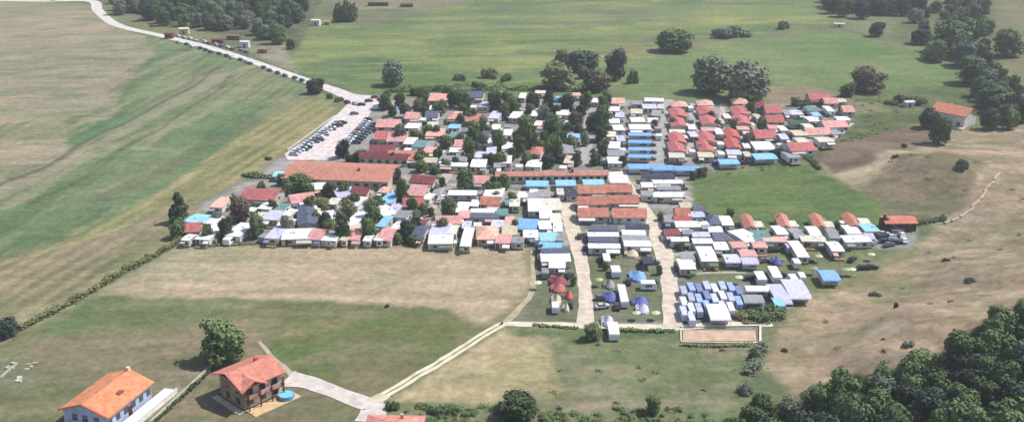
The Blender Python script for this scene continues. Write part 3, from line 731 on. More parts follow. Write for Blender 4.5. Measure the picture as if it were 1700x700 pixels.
zone([(1062,275,40,6,'a','B'),(1100,277,38,6,'a','B'),(1138,278,38,5.5,'a','B'),(1160,278,16,4,'a','A')], 'in the joined line below the red roofs', 0, 'blue awnings in a line')
zone([(1209,267,34,6,'a','A'),(1268,258,38,7,'a','A',.12)], 'at the foot of the red roof columns', 0, None)
for (u0, rows_, ph) in ((0, [(1127,173,28,5,'h','N'),(1125,187,27,8.6,'gy','R'),(1125,203,27,8.6,'gy','R'),(1124,217,26,3,'m','C'),(1124,229,27,8.6,'gy','R'),(1123,244,27,8.6,'gy','R'),(1123,257,26,4,'m','C')], 'in the first red roof column'),
                        (1, [(1170,171,28,5,'h','N'),(1172,184,28,7.5,'gy','R'),(1176,200,26,8.6,'gy','R'),(1176,214,24,3.5,'m','P'),(1172,228,27,8.6,'gy','R'),(1171,243,26,8.6,'gy','R'),(1171,256,26,4,'m','Y')], 'in the second red roof column'),
                        (2, [(1228,168,27,6,'h','N'),(1228,184,27,8.6,'gy','R'),(1231,199,26,8.6,'gy','R'),(1233,212,20,3.5,'m','P'),(1215,222,24,7.5,'gy','M'),(1216,238,24,8.6,'gy','M'),(1218,252,24,4,'m','L')], 'in the third red roof column')):
    zone(rows_, ph, -.03, 'red roofed bungalows', 'from the back', cv)
zone([(1148,210,13,5,'m','W'),(1150,222,14,5,'m','L'),(1147,196,9,4,'c','G'),(1194,200,14,5,'m','Y'),(1192,217,13,6,'m','W'),(1206,192,12,5,'m','C'),(1196,236,11,4,'c','W'),(1149,248,10,4,'c','W'),(1197,252,11,4,'c','W'),(1146,176,9,4,'c','W')],
     'in the gaps between red roof columns', 0, G1, 'from the back', cv)
zone([(1255,175,24,5,'g','D'),(1281,181,28,8,'g','R'),(1284,197,30,7,'g','R'),(1258,193,12,5,'m','Y'),(1268,222,38,8,'g','R'),(1266,241,34,7,'m','W'),(1298,212,13,5,'m','W'),(1300,226,14,5,'m','L'),(1296,238,13,4,'c','W'),(1240,222,11,5,'m','C'),(1238,240,11,5,'m','W'),(1240,255,12,4,'m','Y'),(1282,210,16,4,'m','P')],
     'left of the green canopy', .05, G1)
zone([(1358,161,36,6,'g','R'),(1377,168,24,5,'g','P'),(1405,181,20,6,'g','P'),(1375,180,12,6,'m','W'),(1345,180,16,5,'m','T'),(1392,166,22,4,'m','Y'),(1322,202,26,7,'a','E'),(1382,206,42,6,'g','P',.1),(1355,218,44,6,'g','P',.1),(1326,243,44,7,'g','R',.14),
      (1320,186,20,5,'m','L'),(1347,197,18,5,'m','W'),(1326,220,24,5,'m','Y'),(1398,196,22,4,'m','W'),(1330,232,20,4,'m','C'),(1306,186,14,5,'m','G'),(1354,189,14,4,'m','A'),(1368,231,26,4,'m','C',.2),(1385,219,20,4,'m','G',.2),(1340,208,16,4,'m','C'),(1313,256,22,5,'m','G',.1)],
     'in the upper right corner of camp', .05, G1)
# lower left block
YB = -.22
zone([(436,322,62,9,'g','R'),(445,341,24,5,'m','W'),(469,342,18,5,'m','T'),(500,328,42,7,'g','P',.35),(512,341,26,6,'m','W',.35),(529,308,28,6,'m','W',.4),(572,318,34,8,'m','L',.3),(601,317,32,6,'g','D'),(368,335,22,8,'m','N'),(455,356,30,7,'m','L'),
      (555,333,18,5,'m','C'),(593,333,22,7,'m','W'),(648,328,24,8,'m','A'),(636,346,26,10,'m','W',.4),(656,345,20,6,'m','L'),(696,315,30,9,'g','P'),(686,335,36,7,'g','R',.2),(705,298,44,6,'g','D'),(482,352,16,5,'m','W'),(713,325,14,5,'m','W'),(640,314,18,5,'m','N'),(665,338,12,4,'c','W'),(420,345,14,4,'c','W'),(386,325,12,4,'c','W')],
     'in the block below the reception roof', YB, G1)
zone([(332,362,40,6,'m','Q'),(363,364,30,6,'m','W'),(322,377,26,6,'g','R',.2),(350,384,26,10,'m','W'),(314,393,16,4,'m','W'),(399,380,28,9,'m','W'),(460,385,24,8,'m','L'),(476,368,22,5,'m','W'),(510,357,34,14,'gy','S',.25),(495,387,52,7,'m','W',.1),(549,362,26,12,'m','W',.35),(531,388,26,7,'g','P'),(552,391,26,6,'m','W'),
      (592,362,20,10,'m','W'),(594,387,22,8,'g','P'),(590,375,18,4,'m','C'),(640,366,16,8,'m','A'),(647,388,26,8,'g','P'),(632,392,16,5,'m','C'),(670,354,24,6,'m','G'),(700,385,22,9,'g','S'),(690,366,16,5,'m','W'),(660,373,14,5,'m','W'),(439,388,12,4,'c','G'),(380,392,12,4,'c','W'),(575,393,14,4,'m','Y'),(612,394,14,4,'m','W'),(705,367,11,4,'m','D'),(430,356,16,4,'m','C')],
     'on the left along the hay field', YB, G1)
# lower middle block
zone([(768,319,48,4,'m','W'),(800,298,26,6,'g','P'),(820,319,32,8,'m','W'),(815,333,34,6,'g','O'),(789,336,14,5,'m','W'),(855,331,18,10,'m','C'),(845,333,14,6,'a','T'),(803,349,44,3.5,'m','W'),(804,356,50,4,'m','S'),(833,351,22,5,'m','T'),(768,343,22,8,'m','W'),(772,354,20,6,'m','P'),(745,365,44,5,'g','P'),(725,318,12,5,'m','G'),
      (890,339,28,10,'m','W'),(884,322,22,5,'m','G'),(868,322,16,5,'m','W'),(893,303,0,0,'x','x')][:-1],
     'in the middle block of camp', -.05, G1)
zone([(731,380,34,8,'m','L'),(732,396,42,6,'m','W'),(776,392,18,12,'m','W'),(809,385,38,9,'h','N'),(846,379,26,8,'m','Y'),(836,395,26,6,'m','P'),(876,370,34,9,'a','B'),(881,387,26,5,'m','W'),(753,380,14,6,'m','C'),(775,372,16,5,'m','L'),(860,397,22,4,'m','G'),(826,370,20,5,'m','L'),(846,364,16,5,'m','N'),(894,392,12,4,'c','W'),(793,370,14,4,'c','W')],
     'in the middle block front row', -.03, G1)
zone([(892,303,38,6,'a','A'),(939,302,34,6,'a','A'),(985,301,36,6,'a','Q')], 'just below the long terracotta roof', 0, 'light blue awnings in a row')
zone([(886,317,14,4,'m','W'),(900,320,26,6,'m','G'),(930,317,12,5,'m','C'),(948,319,20,5,'m','K')], 'beneath the light blue awnings', 0, G1)
zone([(916,338,30,9,'m','C'),(906,354,22,7,'m','W'),(922,361,20,7,'m','C'),(904,372,22,6,'m','W'),(926,376,16,6,'m','W'),(911,391,32,7,'a','Q'),(914,406,40,5,'a','A'),(921,416,46,4,'m','S'),(922,426,50,5,'m','W'),(925,438,28,4,'m','W'),(930,392,14,5,'m','G')],
     'in the strip left of the camp road', 0, G1, 'from the back', cv)
# terracotta bungalow block
zone([(982,315,48,5.4,'g','O'),(1026,313,46,5.4,'g','O'),(982,333,50,5.8,'g','O'),(1032,331,56,5.8,'g','O'),(984,352,52,6.5,'g','O'),(1044,353,58,6.8,'g','O')], 'in the block between the camp roads', 0, 'terracotta bungalows between the camp roads', 'from the far left', lambda i: (round(i['v']/18), i['u']))
zone([(1001,378,50,4,'m','S'),(1001,388,52,3.5,'m','W'),(1002,397,50,3.5,'m','S'),(1003,407,54,3.5,'m','W'),(1058,375,40,4,'m','K'),(1052,385,40,4,'m','W'),(1054,394,44,4,'m','G'),(1058,403,46,4.5,'m','W')], 'below the six terracotta bungalows', 0, 'tight', 'from the back', cv)
# right of the east road
zone([(1092,291,56,5,'m','K'),(1108,301,50,4,'m','W'),(1074,306,20,5,'m','W'),(1110,311,40,4,'m','G'),(1108,322,50,5,'m','W'),(1075,320,22,5,'m','G')], 'left of the inner green meadow', 0, 'tight', 'from the back', cv)
zone([(1138,340,20,5,'m','Y'),(1160,345,22,5,'m','S'),(1132,352,26,6,'g','O'),(1155,355,28,5,'m','L'),(1133,363,32,4,'g','M'),(1148,371,56,5,'m','W'),(1110,362,16,6,'m','G'),(1184,364,26,8,'h','S'),(1205,365,20,8,'m','W'),(1187,380,24,5,'m','W'),(1116,384,26,5,'m','D'),(1128,396,30,3.5,'m','W'),(1163,388,30,4,'m','L'),
      (1166,399,34,4,'m','W'),(1195,391,24,7,'m','S'),(1196,407,24,6,'m','W'),(1172,375,16,4,'m','G'),(1142,384,20,4,'m','G')],
     'right of the right camp road', 0, 'tight')
zone([(1242,368,22,9,'gy','O'),(1256,371,20,4,'m','C'),(1236,390,32,8,'m','W',.3),(1300,367,22,9,'gy','O'),(1312,370,20,4,'m','C'),(1294,381,20,6,'m','W'),(1358,367,22,9,'gy','O'),(1371,371,24,4,'m','C'),(1350,382,20,6,'m','W'),(1413,366,24,9,'gy','O'),(1434,366,18,4,'m','C'),(1413,380,24,6,'m','W'),(1441,376,26,6,'m','Q'),
      (1264,391,30,8,'m','T'),(1285,396,40,3.5,'m','N'),(1349,395,42,4,'m','C'),(1420,395,46,4.5,'m','W'),(1397,366,8,3,'c','W'),(1322,386,20,7,'m','G'),(1382,386,18,7,'m','G'),(1260,405,24,4,'m','P'),(1225,405,26,4,'m','P'),(1443,391,16,4,'m','L')],
     'in the row below the inner meadow', 0, G1)
zone([(1139,437,27,6,'m','W'),(1141,426,24,4,'m','G'),(1173,420,28,9,'m','W'),(1214,427,26,6,'a','L'),(1241,419,28,4,'m','P'),(1256,420,10,3,'t','X'),(1325,412,20,10,'m','W'),(1386,408,22,6,'m','W'),(1262,454,24,6,'c','W'),(1286,448,20,8,'c','W'),(1322,430,11,4,'c','W'),(1244,431,28,5,'a','L'),
      (1310,405,12,4,'c','L'),(1290,424,16,5,'t','V'),(1316,456,12,4,'c','W'),(1331,453,10,4,'c','W')], 'on the grass of the right tent field', 0, 'pitches of the tent field')
zone([(1257,477,40,3.5,'a','W'),(1321,477,36,12,'a','L'),(1293,485,26,12,'a','L'),(1292,499,18,5,'a','A'),(1376,455,30,7,'a','B'),(1192,515,34,9,'a','W'),(1250,494,34,5,'a','G')], 'beside the caravan storage yard', 0, 'shelters of the storage yard')
# middle tent field
zone([(1007,424,12,6,'c','W'),(1022,443,30,5,'c','W'),(1060,448,26,7,'t','B'),(1034,483,13,11,'c','W'),(1014,482,24,6,'t','V'),(1064,490,24,6,'t','V'),(1077,466,28,4,'c','W'),(1010,522,18,6,'t','L'),(1018,541,28,7,'c','W'),(1013,462,16,5,'t','G'),(1050,412,22,4,'t','Y'),(1068,502,20,5,'t','L'),(1075,430,18,5,'a','K')],
     'on grass between the two camp roads', 0, 'pitches between the camp roads')
zone([(928,457,26,6,'t','D'),(928,468,22,5,'t','R'),(925,487,14,5,'t','Y'),(922,502,12,4,'c','W'),(941,501,9,3,'t','C'),(945,480,12,4,'t','M'),(905,446,12,4,'c','G')], 'on grass left of the camp roads', 0, 'pitches left of the camp road')
zone([(467,287,24,6,'a','Q')], 'beside the reception building', 0)

# ------------------------------------------------------------------ stored caravans (columns of long pale roofs)
def stored():
    cols = [(1135,[478,496,512]),(1147,[472,489,506,521]),(1160,[474,491,507]),(1173,[470,486,502]),(1186,[474,491]),(1199,[470,486,503]),(1213,[472,489,505]),(1226,[478,495])]
    tints = [('silver grey',(180,184,200)),('pale lilac',(200,204,232)),('pale blue',(160,184,228)),('white',(222,224,232)),('smoky blue',(126,136,178))]
    for ci, (u, vs) in enumerate(cols):
        for k, v in enumerate(vs):
            t = tints[(ci*2+k*3) % 5]
            RC['_'] = (t[1], t[0])
            where = 'furthest' if k == 0 else ('nearest' if k == len(vs)-1 else ('second from the far end' if k == 1 else 'third from the far end'))
            home(u, v, 10, 5.6, 'c', '_', '%s caravan, %s in the %s column of the storage yard' % (t[0], where, ORD[ci]), 0, 'caravans stored in columns')
stored()

# ------------------------------------------------------------------ cars
CARP = {}
def car_proto(rgb):
    r = rgb
    e = bpy.data.objects.new('parked_car', None); C.objects.link(e)
    body = [(-2.05,.35),(2.05,.35),(2.12,.6),(2.0,.92),(1.1,1.04),(-1.55,1.08),(-2.0,1.0),(-2.12,.65)]
    mb = MB().extrude(body, -.85, .85, insets=[.05,.05,0,.06,.08,.08,.06,0]).extrude([(-1.3,1.36),(.25,1.38),(.2,1.44),(-1.2,1.43)], -.62, .62)
    mb.build('body', carpaint(r), e)
    MB().extrude([(-1.55,1.05),(.95,1.03),(.3,1.40),(-1.32,1.40)], -.78, .78, insets=[0,0,.14,.14]).build('window', glassmat(), e)
    for sx in (-1.3,1.3):
        for sy in (-.85,.68): MB().cyl(sx, sy, .32, .32, .17, 10, 'y').build('wheel', mat((36,36,38),'plain'), e)
    for sy in (-.6,.6): MB().box(2.07, sy, .62, .08, .32, .14).build('headlight', mat((220,220,215),'plain'), e)
    return e
CC = {'white':(240,240,240),'silver':(190,192,198),'grey':(104,106,112),'black':(30,30,36),'dark blue':(40,46,84),'red':(150,44,42),'dark brown':(74,52,48),'pale lilac':(186,186,206)}
for p in list(CC):
    pass
def cars(lst, phrase, group, key=None, way='from the left'):
    by = {}
    for i in lst: by.setdefault(i[2], []).append(i)
    for c, g in by.items():
        g.sort(key=key or (lambda i: i[0]))
        for k, (u, v, _, rot) in enumerate(g):
            x, y, gg = at(u, v, .9)
            lab = ('only %s car %s' % (c, phrase)) if len(g) == 1 else '%s %s car %s %s' % (ORD[k], c, way, phrase)
            if c not in CARP:
                e = car_proto(CC[c]); CARP[c] = e; e.location = (x,y,gg+.1); e.rotation_euler = (0,0,rot); e.scale = (.86,.86,.86)
            else: e = copy_tree(CARP[c], (x,y,gg+.1), rot)
            e['label'] = lab; e['category'] = 'car'; e['group'] = group
            if 'label' in e and group == 'cars in the car park': e.location.z = gg+.095
random.seed(21)
names = ['white','silver','grey','black','dark blue','black','dark brown','red']
def along(p, q, n, jit=1.0):
    return [(p[0]+(q[0]-p[0])*k/(n-1)+random.uniform(-jit,jit), p[1]+(q[1]-p[1])*k/(n-1)+random.uniform(-.4,.4)) for k in range(n)]
RD = wdir((270,60),(430,106)); RD2 = wdir((430,106),(560,152))
lst = [(u,v,random.choice(['black','black','dark blue','grey','silver','white','dark brown','silver']),RD) for u,v in along((298,69),(418,104),12,3.2)]
lst += [(u,v,random.choice(['black','dark brown','grey','dark blue']),RD2) for u,v in along((438,111),(512,136),7,3)]
cars(lst, 'along the near verge of the main road', 'cars parked along the near verge')
lst = [(u,v,random.choice(['white','silver','red','white','grey','dark blue']),RD) for u,v in along((296,58),(408,85),12,3)]
cars(lst, 'along the far verge of the main road', 'cars parked along the far verge')
cars([(88,-1,'black',wdir((0,0),(100,2))),(252,42,'black',RD),(282,58,'dark brown',RD)], 'near the bend of the main road', None)
PD = wdir((562,188),(472,256))
lst = [(u,v,random.choice(['white','silver','white','pale lilac','white']),PD+PI/2+random.uniform(-.1,.1)) for u,v in along((560,202),(487,254),15,1.2)]
cars(lst, 'in the outer row of the car park', 'cars in the car park')
lst = [(557,207,'dark brown',PD+PI/2),(569,202,'black',PD+PI/2),(563,206,'dark brown',PD+PI/2),(551,212,'grey',PD+PI/2),(531,230,'dark brown',PD+PI/2),(524,233,'grey',PD+PI/2),(511,242,'dark blue',PD+PI/2),(505,246,'black',PD+PI/2),(540,221,'pale lilac',PD+PI/2)]
cars(lst, 'in the middle row of the car park', 'cars in the car park')
P3 = wdir((613,196),(575,236))
lst = [(u,v,random.choice(['black','white','grey','red','white','silver']),P3+PI/2+random.uniform(-.1,.1)) for u,v in along((612,197),(574,237),12,1.0)]
cars(lst, 'in the third row of the car park', 'cars in the car park')
lst = [(u,v,random.choice(['black','dark blue','white','grey']),P3+PI/2) for u,v in along((622,205),(592,234),8,.4)]
cars(lst, 'in the car park row by the pink roofs', 'cars in the car park')
cars([(612,166,'dark brown',.3),(600,172,'dark blue',.2),(588,187,'grey',.2),(589,170,'silver',2.0),(622,160,'red',.2),(577,168,'black',RD2),(566,163,'dark brown',RD2)], 'at the entrance of the car park', None)
lst = [(1080,226,'black',.1),(1081,239,'black',0),(1082,251,'dark blue',0),(1081,262,'grey',.1),(1113,271,'black',.1),(1190,270,'dark blue',0),(1236,269,'black',.1),(1291,258,'dark blue',.3),(1252,262,'silver',.2)]
cars(lst, 'parked beside the blue awnings', 'cars beside the blue awnings')
lst = [(1088,296,'silver',0),(1133,311,'grey',.3),(1134,322,'white',1.5),(1108,385,'black',.4),(1130,408,'black',0),(1170,408,'grey',.1),(1121,404,'silver',.5),(1103,373,'dark blue',1.3),(1210,376,'red',.2)]
cars(lst, 'parked close to the right camp road', 'cars near the right camp road')
lst = [(1282,386,'grey',0),(1338,384,'black',1.4),(1396,385,'black',1.2),(1460,392,'black',.3),(1470,398,'dark blue',0),(1480,391,'silver',1.2),(1488,400,'black',.2),(1476,404,'grey',.4),(1498,388,'white',1.4),(1501,397,'white',1.5),(1467,386,'silver',0),(1490,380,'silver',.1),(1285,413,'dark brown',.1),(1340,431,'black',.2),(1415,428,'black',.9),(1434,442,'black',.1),(1447,441,'black',.1),(1288,431,'grey',.2),(1268,430,'grey',.4),(1247,459,'black',.1),(1298,454,'dark brown',.3)]
cars(lst, 'on the right tent field', 'cars on the right hand field')
lst = [(915,372,'black',.1),(886,398,'red',.2),(869,400,'black',.1),(945,455,'black',1.0),(1072,432,'black',.1),(1085,433,'grey',.1),(947,503,'black',1.4),(998,427,'black',1.5),(1043,465,'black',1.5),(1025,506,'dark brown',1.5),(998,492,'grey',.1),(1000,506,'silver',.3),(974,392,'black',1.4),(973,409,'black',1.4),(962,390,'dark brown',1.5)]
cars(lst, 'beside the two lower camp roads', 'cars between the camp roads')
lst = [(655,296,'black',.5),(650,290,'white',.5),(663,300,'red',.4),(642,303,'silver',.7),(635,306,'grey',.4),(640,312,'dark brown',.4),(718,315,'dark blue',.1),(728,332,'silver',1.4),(700,352,'grey',.2),(695,362,'black',.2),(712,392,'silver',.3),(736,326,'white',1.4),(760,388,'dark brown',0)]
cars(lst, 'in the lower left block', 'cars in the lower left block')
lst = [(708,204,'black',.2),(735,181,'dark brown',.1),(770,188,'grey',.1),(840,197,'black',.1),(914,192,'black',.1),(872,205,'silver',.1),(812,227,'black',.1),(870,232,'black',1.4),(735,265,'grey',.1),(860,256,'dark blue',1.4),(957,252,'black',.1),(955,237,'dark brown',.2),(984,214,'black',.3),(984,232,'grey',.3),(985,248,'dark blue',1.4),(992,262,'silver',1.2),(778,262,'silver',.1),(780,276,'black',.1),(740,278,'white',0),(655,236,'silver',.1)]
cars(lst, 'in the upper left block of homes', 'cars in the upper left block')

# ------------------------------------------------------------------ parasols
def parasol(u, v, c, nm, label):
    x, y, g = at(u, v, 2.0); e = thing('parasol', label, 'parasol', (x,y,g), 0, None)
    MB().cyl(0,0,0,.04,2.3,6).build('pole', mat((190,190,190),'metal'), e); MB().cyl(0,0,.0,.3,.08,8).build('base', mat((110,110,110),'plain'), e)
    MB().cyl(0,0,1.9,1.05,.5,8,'z',.05).build('canopy', mat(c,'fabric'), e)
parasol(1447,421,(222,224,176),'', 'pale yellow parasol on the grass below the grey yard')
parasol(1415,446,(214,220,172),'', 'pale yellow parasol nearest the light blue tarpaulin')
parasol(1405,446,(168,176,130),'', 'olive green parasol just left of a pale yellow parasol')
parasol(1360,424,(196,210,180),'', 'pale green parasol between two white homes on the tent field')
parasol(1057,518,(200,214,160),'', 'pale green parasol on the grass above the south track, left one')
parasol(1089,518,(210,218,166),'', 'pale green parasol at the foot of the right camp road')
parasol(1227,459,(206,222,190),'', 'pale green parasol above the white shelter strip')
parasol(995,463,(196,196,140),'', 'yellowish parasol left of the grey tent')
parasol(893,468,(226,222,196),'', 'cream parasol standing at the edge of the hay field')
parasol(1352,444,(150,172,150),'', 'grey green parasol left of the light blue tarpaulin')

# ------------------------------------------------------------------ large roofs
def big_gable(p, q, width, eave, rise, col, name, label, cat, wallc=(206,198,184), nwin=8, depth_z=None, chim=True):
    x0,y0,g = at(*p, eave+rise); x1,y1,_ = at(*q, eave+rise); L = math.hypot(x1-x0,y1-y0); a = math.atan2(y1-y0,x1-x0)
    e = thing(name, label, cat, ((x0+x1)/2,(y0+y1)/2,g), a)
    MB().wallgable(0,0,0,L-.8,width-1.0,eave,rise*.88).build('wall', mat(wallc,'paint'), e)
    rf = MB().gable(0,0,eave-.05,L,width,rise,.16).build('roof', mat(col,'tile'), e)
    if chim: MB().box(L*.18,-width*.12,eave+rise*.55,.8,.8,1.3).build('chimney', mat((150,110,95),'paint'), rf)
    for k in range(nwin):
        win(e, -L/2+(k+.5)*L/nwin, -(width-1.0)/2-.02, 1.0, L/nwin*.5, .06, 1.1)
    return e, L
OR = (194,134,114)
big_gable((480,273),(656,280),19,2.9,1.7,OR,'reception_building','long terracotta roofed reception building at the foot of the car park','building', nwin=12)
big_gable((822,285),(1010,283),5.2,2.6,.9,(192,134,118),'service_building','very long narrow terracotta roofed service block in the middle of the camp','building', nwin=16)
big_gable((1464,361),(1519,360),6.5,2.6,.8,(196,122,102),'toilet_block','terracotta roofed washroom block at the right end of the lower row','building', wallc=(96,66,60), nwin=5, chim=False)
big_gable((598,252),(680,256),6,2.8,1.1,(120,64,66),'store_building','dark red roofed long store between the car park and the reception roof','building', nwin=6)
x,y,g = at(1026,299,3.0); e = thing('entrance_hall','white flat roofed square hall at the right end of the long terracotta roof','building',(x,y,g))
MB().box(0,0,0,5.2,6.5,3).build('wall', mat((206,198,190),'paint'), e); MB().box(0,0,3.002,5.8,7.2,.25).build('roof', mat((224,218,212),'paint'), e); win(e,1,-3.28,1,1.4,.06,1.2); MB().box(-1.4,-3.28,.02,1.1,.06,2.1).build('door', mat((110,100,95),'paint'), e)

# house A
p0 = (134,672); p1 = (215,612); x0,y0,g = at(*p0, 5.7); x1,y1,_ = at(*p1, 5.7); L = math.hypot(x1-x0,y1-y0); a = math.atan2(y1-y0,x1-x0)
HA = thing('farmhouse','long house with bright orange tiled roof and blue grey shade tinted gable end','house',((x0+x1)/2,(y0+y1)/2,g),a)
WA = 11.4
MB().wallgable(0,0,0,L-1.2,WA-1.4,3.6,1.75).build('wall', mat((176,186,214),'paint'), HA)  # bluish shade of the gable end put into the wall colour
rf = MB().gable(0,0,3.5,L,WA,2.05,.2).build('roof', mat((226,144,104),'tile'), HA)
MB().box(L*.47,0,5.1,.7,.7,1.3).build('chimney', mat((226,200,176),'paint'), rf)
MB().box(.2,-WA*.25,4.62,1.6,1.1,.28).build('skylight', mat((140,84,70),'plain'), rf)
MB().gable(-L*.5+.3,0,3.71,.5,WA+.1,2.05,.08).build('verge_trim', mat((200,120,90),'tile'), rf)
MB().box(-1.5,-WA*.25,5.4,.25,WA*.42,.1).build('ridge_rib', mat((196,104,66),'tile'), rf) if False else None
for yy in (-2.6,0.0,2.4):
    w_ = MB().box(-(L-1.2)/2-.03,yy,1.7,.08,1.2,1.4).build('window', glassmat(), HA)
    MB().box(-(L-1.2)/2-.08,yy,1.58,.2,1.4,.1).build('sill', mat((220,220,220),'paint'), w_)
for k in range(6): win(HA, -L/2+(k+.6)*L/6.2, -(WA-1.4)/2-.03, 1.3, 1.2, .08, 1.2)
MB().box(0, -(WA-1.4)/2-.04, .05, 1.1, .08, 2.2).build('door', mat((80,56,44),'wood'), HA)
T = MB().box(1.5,-WA/2-1.5,-.1,L+3,3.0,.75).build('terrace', mat((226,224,218),'paint'), HA)
MB().box(-L/2-1.6,.8,-.1,2.6,WA+4.6,.6).build('terrace', mat((220,218,214),'paint'), HA)
MB().box(1.5,-WA/2-2.9,.66,L+3,.18,.55).build('parapet', mat((232,230,226),'paint'), HA)

# house B
c0 = at(406,682); lw = at(362,657); rw = at(467,655)
a = math.atan2(rw[1]-c0[1], rw[0]-c0[0]); Lr = math.hypot(rw[0]-c0[0], rw[1]-c0[1]); Ll = math.hypot(lw[0]-c0[0], lw[1]-c0[1])
Lr = min(max(Lr,9.5),12.5); Ll = 9.0
cx = c0[0]+math.cos(a)*Lr/2-math.sin(a)*Ll/2; cy = c0[1]+math.sin(a)*Lr/2+math.cos(a)*Ll/2
HB = thing('country_house','two storey stone house with salmon roof, dark balcony posts and a pale terrace','house',(cx,cy,c0[2]),a)
stone = mat((172,146,124),'wood'); sunlit_tone = mat((238,212,194),'paint')
MB().box(0,0,0,Lr-.5,Ll-.5,5.0).build('wall', stone, HB)
MB().box(.3,-(Ll-.5)/2-.06,.1,Lr-1.4,.1,4.8).build('sunlit_plaster_front', sunlit_tone, HB)  # plaster front in a paler tone, sun on this wall put into its colour
rf = MB().gable(-.1,.25,4.95,Lr+1.6,Ll+1.6,1.9,.2).build('roof', mat((206,134,114),'tile'), HB)
# cross gable over the near left corner
cg = MB(); 
vs = [(-Lr/2-.9,-Ll/2-1.3,4.7),(-Lr/2+2.1,-Ll/2-1.3,6.3),(-Lr/2+5.1,-Ll/2-1.3,4.7),(-Lr/2-.9,.2,4.7),(-Lr/2+2.1,.2,6.3),(-Lr/2+5.1,.2,4.7)]
vs += [(q[0],q[1],q[2]+.2) for q in vs]
cg.add(vs, [(6,9,10,7),(7,10,11,8),(0,1,4,3),(1,2,5,4),(0,6,7,1),(1,7,8,2),(0,3,9,6),(2,8,11,5),(3,4,10,9),(4,5,11,10)]).build('porch_roof', mat((208,138,118),'tile'), HB)
MB().box(2.0,.6,6.7,.7,.7,1.0).build('chimney', mat((176,104,92),'paint'), rf)
for k in range(4):
    x = -Lr/2+.6+k*(Lr-1.2)/3
    MB().box(x,-Ll/2-1.0,.15,.22,.22,4.5).build('post', mat((96,60,48),'wood'), HB)
MB().box(0,-Ll/2-.45,2.45,Lr-.4,.85,.16).build('balcony_floor', mat((150,104,84),'wood'), HB)
MB().box(0,-Ll/2-.82,2.62,Lr-.4,.06,.7).build('balcony_rail', mat((190,150,132),'wood'), HB)
for zz in (.8,3.1):
    for k in range(3):
        w_ = MB().box(-Lr/2+1.8+k*(Lr-3.6)/2,-Ll/2+.12,zz,1.1,.1,1.3).build('window', glassmat(), HB)
        MB().box(-Lr/2+1.2+k*(Lr-3.6)/2,-Ll/2+.10,zz,.5,.06,1.3).build('shutter', mat((90,44,36),'wood'), w_)
    for yy in (-2.2,1.6):
        win(HB, -Lr/2+.2, yy, zz, .1, 1.0, 1.2)
MB().box(Lr*.1,-Ll/2-1.9,-.08,Lr+1.5,3.4,.22).build('terrace', mat((216,184,142),'paint'), HB)
MB().box(-Lr/2-.9,0,-.1,1.4,Ll+1,.2).build('terrace', mat((206,190,160),'paint'), HB)
x,y,g = at(475,652,1.2); e = thing('garden_pool','light blue round garden pool beside the country house terrace','pool',(x,y,g))
MB().cyl(0,0,0,1.6,1.0,20).build('wall', mat((112,170,206),'paint'), e); MB().cyl(0,0,1.001,1.5,.03,20).build('water', mat((120,186,216),'metal'), e); MB().tube((1.62,.3,.1),(1.62,.3,1.6),.05).build('ladder', mat((210,210,210),'metal'), e)

# house C at the lower edge
x,y,g = at(655,690,4.4); e = thing('lower_house','salmon roofed house cut off by the lower edge of the picture','house',(x,y-2.2,g),-.03)
MB().box(0,0,0,9.6,7.6,3.1).build('wall', mat((210,196,176),'paint'), e)
rf = MB().hip(0,0,3.1,11.2,9.0,1.5,.15).build('roof', mat((222,148,134),'tile'), e); MB().box(1.4,2.0,3.8,.6,.6,1.2).build('chimney', mat((200,180,160),'paint'), rf)
for k in (-2.6,2.6): win(e,k,3.83,1.0,1.2,.06,1.1)
MB().box(0,3.83,.02,1.0,.06,2.1).build('door', mat((96,70,56),'wood'), e)

# house D upper right
x,y,g = at(1584,185,4.8); e = thing('hill_house','orange roofed white house among trees above the brown hill','house',(x,y,g),-.8)
MB().wallgable(0,0,0,13.5,10.6,5.0,1.9).build('wall', mat((222,214,210),'paint'), e)
rf = MB().gable(0,0,4.9,14.8,12.2,2.4,.2).build('roof', mat((196,128,102),'tile'), e); MB().box(-2,1.2,5.9,.7,.7,1.7).build('chimney', mat((214,196,180),'paint'), rf)
for k in (-4.5,-1.5,1.5,4.5): win(e,k,-5.33,1.0,1.2,.06,1.2)
MB().box(4.0,-6.9,0,7,3.0,.7).build('terrace', mat((206,184,160),'paint'), e); MB().box(-6.78,0,1,.06,1.4,1.2).build('window', glassmat(), e)

# small sheds far away
def shed(u, v, w, d, h, wc, rcx, label, name='shed'):
    x,y,g = at(u,v,h*.6); e = thing(name,label,'shed',(x,y,g),random.uniform(-.2,.2))
    MB().wallgable(0,0,0,w,d,h,.4).build('wall', mat(wc,'paint'), e); MB().gable(0,0,h,w+.5,d+.5,.5,.1).build('roof', mat(rcx,'paint'), e); MB().box(0,-d/2-.03,.02,.9,.05,min(2,h*.8)).build('door', mat((90,80,70),'wood'), e)
shed(525,37,5,3.2,3,(220,218,214),(226,224,222),'white shed at the edge of the far left wood')
shed(306,51,5,4,3,(212,196,160),(216,204,172),'beige shed beside the main road bend')
shed(1393,42,5.5,3,2.0,(206,204,170),(210,208,176),'cream shed alone in the far right meadow')
shed(407,73,4.5,3,3,(222,222,226),(228,226,230),'white shed beside the far car row')
shed(543,38,4,3,1.8,(180,160,120),(170,150,112),'tan shed right of the white shed at the wood edge')
shed(281,59,4.5,3,2.6,(120,60,50),(126,66,58),'dark red shed where the main road meets the parked cars')
shed(628,7,13,3,1.8,(70,76,66),(74,80,72),'long dark shed in the far field','barn'); shed(675,9,8,3,1.8,(110,74,60),(112,80,66),'brownish shed in the far field right of the long dark one','barn')
